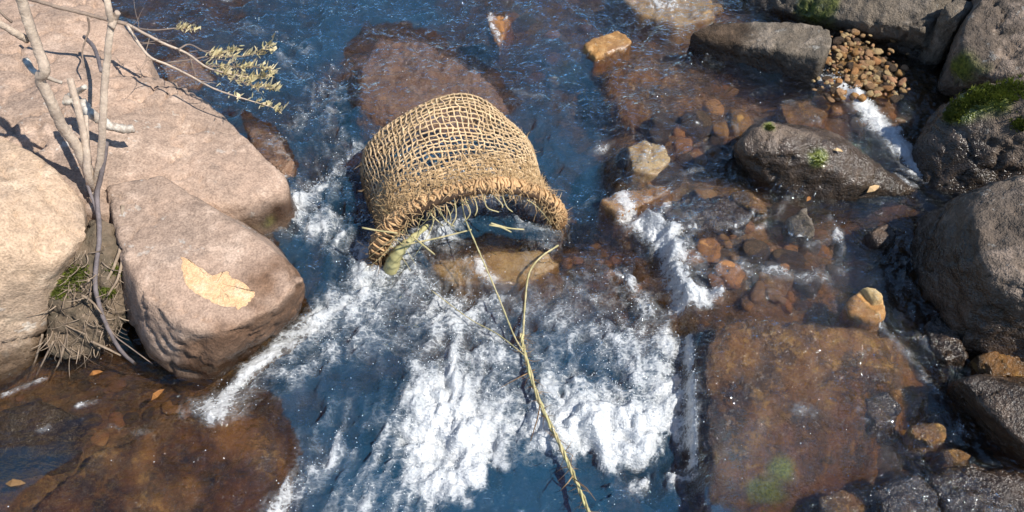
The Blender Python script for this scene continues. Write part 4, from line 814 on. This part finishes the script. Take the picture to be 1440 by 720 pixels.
lf.from_pydata([tuple(s_[0]), (s_[1].x, s_[1].y, .001), (s_[2].x, s_[2].y, .001), tuple(s_[3]), (s_[4].x, s_[4].y, .001), (s_[5].x, s_[5].y, .001), (.013, 0, -.0015)], [], [(0, 6, 1), (1, 6, 2), (2, 6, 3), (3, 6, 4), (4, 6, 5), (5, 6, 0)]); lf.materials.append(M['leaf'])
def leafspot(p):
    px = 720 + FPX * p.x / ((p.y) * _cp + (CAM_H - p.z) * _sp); return px
allleaf = []
for i, q in enumerate(leafsrc):
    for p in q:
        px = leafspot(p)
        dens = {0: 5 if px > 300 else 0, 1: 5 if px > 352 else (1 if px > 300 else 0), 2: 5 if px > 245 else 0, 3: 5 if px > 300 else 0, 4: 4 if px > 290 else 0, 5: 6, 6: 6}[i]
        for _ in range(dens): allleaf.append((p, brobj[i]))
random.shuffle(allleaf); allleaf = allleaf[:int(len(allleaf) * .42)]
for p, bo in allleaf[:290]:
    o = bpy.data.objects.new('leaf', lf); C.objects.link(o); o.parent = bo; o.location = p - base + Vector((random.gauss(0, .004), random.gauss(0, .004), random.gauss(0, .004)))
    a = random.gauss(.3, .9); o.rotation_euler = (random.uniform(-1.2, 1.2), random.gauss(-.35, .45), a); o.scale = (random.uniform(.55, 1.0),) * 3
ml = MB()
for p, bo in allleaf[290:]:
    rot = Matrix.Rotation(random.gauss(.3, .9), 3, 'Z') @ Matrix.Rotation(random.gauss(-.35, .45), 3, 'Y') @ Matrix.Rotation(random.uniform(-1.2, 1.2), 3, 'X'); s = random.uniform(.6, 1.2)
    ml.poly([rot @ (v * s) + p - base + Vector((random.gauss(0, .005),) * 3) for v in leaf_shape(.024, .0032)])
if ml.v: o = ml.build('leaves', M['leaf'], shrub); o['kind'] = 'stuff'

for k in range(16):
    a = random.choice(leafsrc[:2]); p = a[random.randrange(6, len(a))]; d = Vector((random.gauss(.5, .5), random.gauss(0, .6), random.gauss(.1, .4))).normalized(); q = [p - base]
    for i in range(5): d = (d + Vector((random.gauss(0, .25), random.gauss(0, .25), random.gauss(0, .25)))).normalized(); q.append(q[-1] + d * .022)
    MB().tube(q, [.0014 - .0002 * i for i in range(6)], 4).build('twig', M['twig'], shrub)
# vine hanging down over the root clump
v0 = P(137, 270, .27); vine = empty('hanging_vine', v0); tag(vine, 'thin dark grey vine hanging over the root clump into the pool', 'vine')
stem([(150, 200, .42), (143, 245, .34), (137, 275, .29), (140, 330, .255), (134, 395, .20), (139, 425, .16), (147, 450, .12), (168, 490, .04), (190, 512, -.03)], .0062, .0045, 'vine_stem', M['vine'], vine)
stem([(118, 240, .34), (124, 262, .31), (132, 285, .28), (137, 300, .27)], .0045, .004, 'vine_stem', M['vine'], vine)
stem([(142, 440, .14), (160, 470, .08), (185, 490, .02), (215, 512, -.03)], .002, .0012, 'vine_stem', M['twig'], vine)

# short lichen log lying on the slab
lg = P(160, 170, .36); log = empty('lichen_log', lg); tag(log, 'short lichen spotted branch stub lying on the slab behind the stems', 'log')
stem([(90, 140, .42), (112, 143, .41), (128, 160, .40), (150, 174, .375), (170, 181, .36), (187, 181, .352)], .016, .012, 'log_wood', M['lichenwood'], log, jit=.2)
stem([(96, 136, .42), (110, 128, .45), (120, 122, .47)], .009, .006, 'knot', M['lichenwood'], log, jit=.2)

# root clump
rc0 = P(120, 420, .12)
clump = rock('root_clump', 'hanging clump of soil and pale roots with green moss between the left boulders',
     [(128, 310, .26), (165, 320, .24), (170, 370, .20), (150, 400, .19), (110, 380, .2), (85, 400, .17)], -.08, M['soil'], voxel=.011, smooth=6, amp=.022, freq=9, wet=.0, seed=60, cat='roots',
     low=[(60, 440, .1), (58, 490, .03), (90, 510, -.02), (130, 505, -.02), (160, 490, -.02), (178, 440, .05), (170, 360, .0), (110, 330, .0)], solid=False)
cb = bvh_of(clump)
for k in range(260):
    px, py = random.uniform(58, 172), random.uniform(345, 500); h, nr_ = cam_hit(cb, px, py)
    if h is None: continue
    d = Vector((random.gauss(-.15, .5), random.gauss(-.5, .4), random.gauss(-1, .5))); pts = [h - clump.location + nr_ * .003]; ln = random.uniform(.025, .08); r = random.choice([.0007, .0009, .0012, .0016, .0024]); cur = Vector((random.gauss(0, .55), random.gauss(0, .45), random.gauss(0, .35)))
    for i in range(5): d = (d.normalized() + cur * .6 + nr_ * .12).normalized(); pts.append(pts[-1] + d * ln / 5)
    MB().tube(pts, [r * (1 - .13 * i) for i in range(6)], 4).build('root', M['root'], clump)
for pts, r in (([(172, 290, .26), (172, 335, .235), (160, 375, .21), (146, 400, .19)], .006), ([(176, 330, .24), (168, 385, .2), (152, 415, .175)], .005), ([(70, 430, .1), (90, 455, .09), (120, 470, .08)], .003),
               ([(115, 415, .17), (130, 425, .165), (142, 440, .15)], .004), ([(128, 480, .06), (150, 490, .05), (170, 500, .02)], .004), ([(75, 480, .06), (60, 510, -.01), (50, 530, -.04)], .003), ([(95, 470, .07), (85, 505, .0), (75, 525, -.04)], .003), ([(60, 470, .06), (52, 500, .0), (44, 522, -.05)], .003)):
    stem(pts, r, r * .6, 'root', M['root'], clump, k=5)
# moss tufts
def moss_tufts(parent, spots, n, ln=.012):
    bvp = bvh_of(parent); mb = MB()
    for px, py, rad in spots:
        for _ in range(n):
            a, b = px + random.gauss(0, rad), py + random.gauss(0, rad * .6); h, nn = cam_hit(bvp, a, b)
            if h is None: continue
            p = h - parent.location
            for _k in range(3):
                d = (nn + Vector((random.gauss(0, .5), random.gauss(0, .5), random.gauss(.2, .3)))).normalized() * ln * random.uniform(.5, 1.2); sd_ = d.cross(Vector((random.random(), random.random(), .3))).normalized() * ln * .16
                mb.poly([p - sd_, p + sd_, p + d])
    if mb.v: o = mb.build('moss', M['moss'], parent, smooth=False); o['kind'] = 'stuff'
moss_tufts(clump, [(98, 395, 10), (112, 385, 8), (82, 412, 6), (150, 410, 6), (165, 380, 5)], 170)
moss_tufts(mossy, [(1385, 128, 12), (1405, 132, 16), (1425, 124, 14), (1350, 150, 8), (1434, 176, 7), (1370, 140, 10), (1340, 165, 6)], 200, .014)
moss_tufts(wedge, [(1082, 180, 3), (1150, 227, 5)], 60, .008)
moss_tufts(mid, [(168, 300, 3), (164, 296, 3)], 60, .010)

# fallen leaves and bits
def dry_leaf(px, py, z, ang, ln, label, mat='dryleaf', tilt=.15):
    p = P(px, py, z); mb = MB(); s = leaf_shape(ln, ln * .2); n0 = len(s)
    up = [v + Vector((-ln / 2, 0, .004 * math.sin(v.x / ln * 3.1) + abs(v.y) * .35)) for v in s]; dn = [v - Vector((0, 0, .0012)) for v in up]
    mb.v = up + dn; mb.f = [tuple(range(n0)), tuple(reversed(range(n0, 2 * n0)))] + [(i, i + n0, (i + 1) % n0 + n0, (i + 1) % n0) for i in range(n0)]
    o = mb.build('fallen_leaf', M[mat], None, None, False); o.location = p; o.rotation_euler = (tilt, random.uniform(-.15, .15), ang); return tag(o, label, 'leaf')
def wz(px, py):
    p = P(px, py, 0); z = zi_(p.x, p.y); p = P(px, py, z); return zi_(p.x, p.y)
dry_leaf(222, 555, wz(222, 555) + .003, .9, .04, 'curled orange brown leaf floating in front of the blocky boulder')
dry_leaf(135, 525, wz(135, 525) + .003, .3, .035, 'rust coloured leaf floating under the root clump')
dry_leaf(22, 680, wz(22, 680) + .003, .1, .045, 'long tan leaf floating at the lower left edge', 'fibre')
bw = bvh_of(wedge)
for px, py, a, ln, lab in ((1228, 266, .5, .05, 'thin dry leaf on the tail of the humped boulder'), (1178, 212, -.3, .03, 'small dry leaf on the back of the humped boulder')):
    h, nn = cam_hit(bw, px, py)
    if h is not None: dry_leaf(px, py, h.z + .006, a, ln, lab, 'fibre')
dry_leaf(1137, 280, .15, .9, .028, 'tiny brown leaf perched above the small wedge shaped stone')
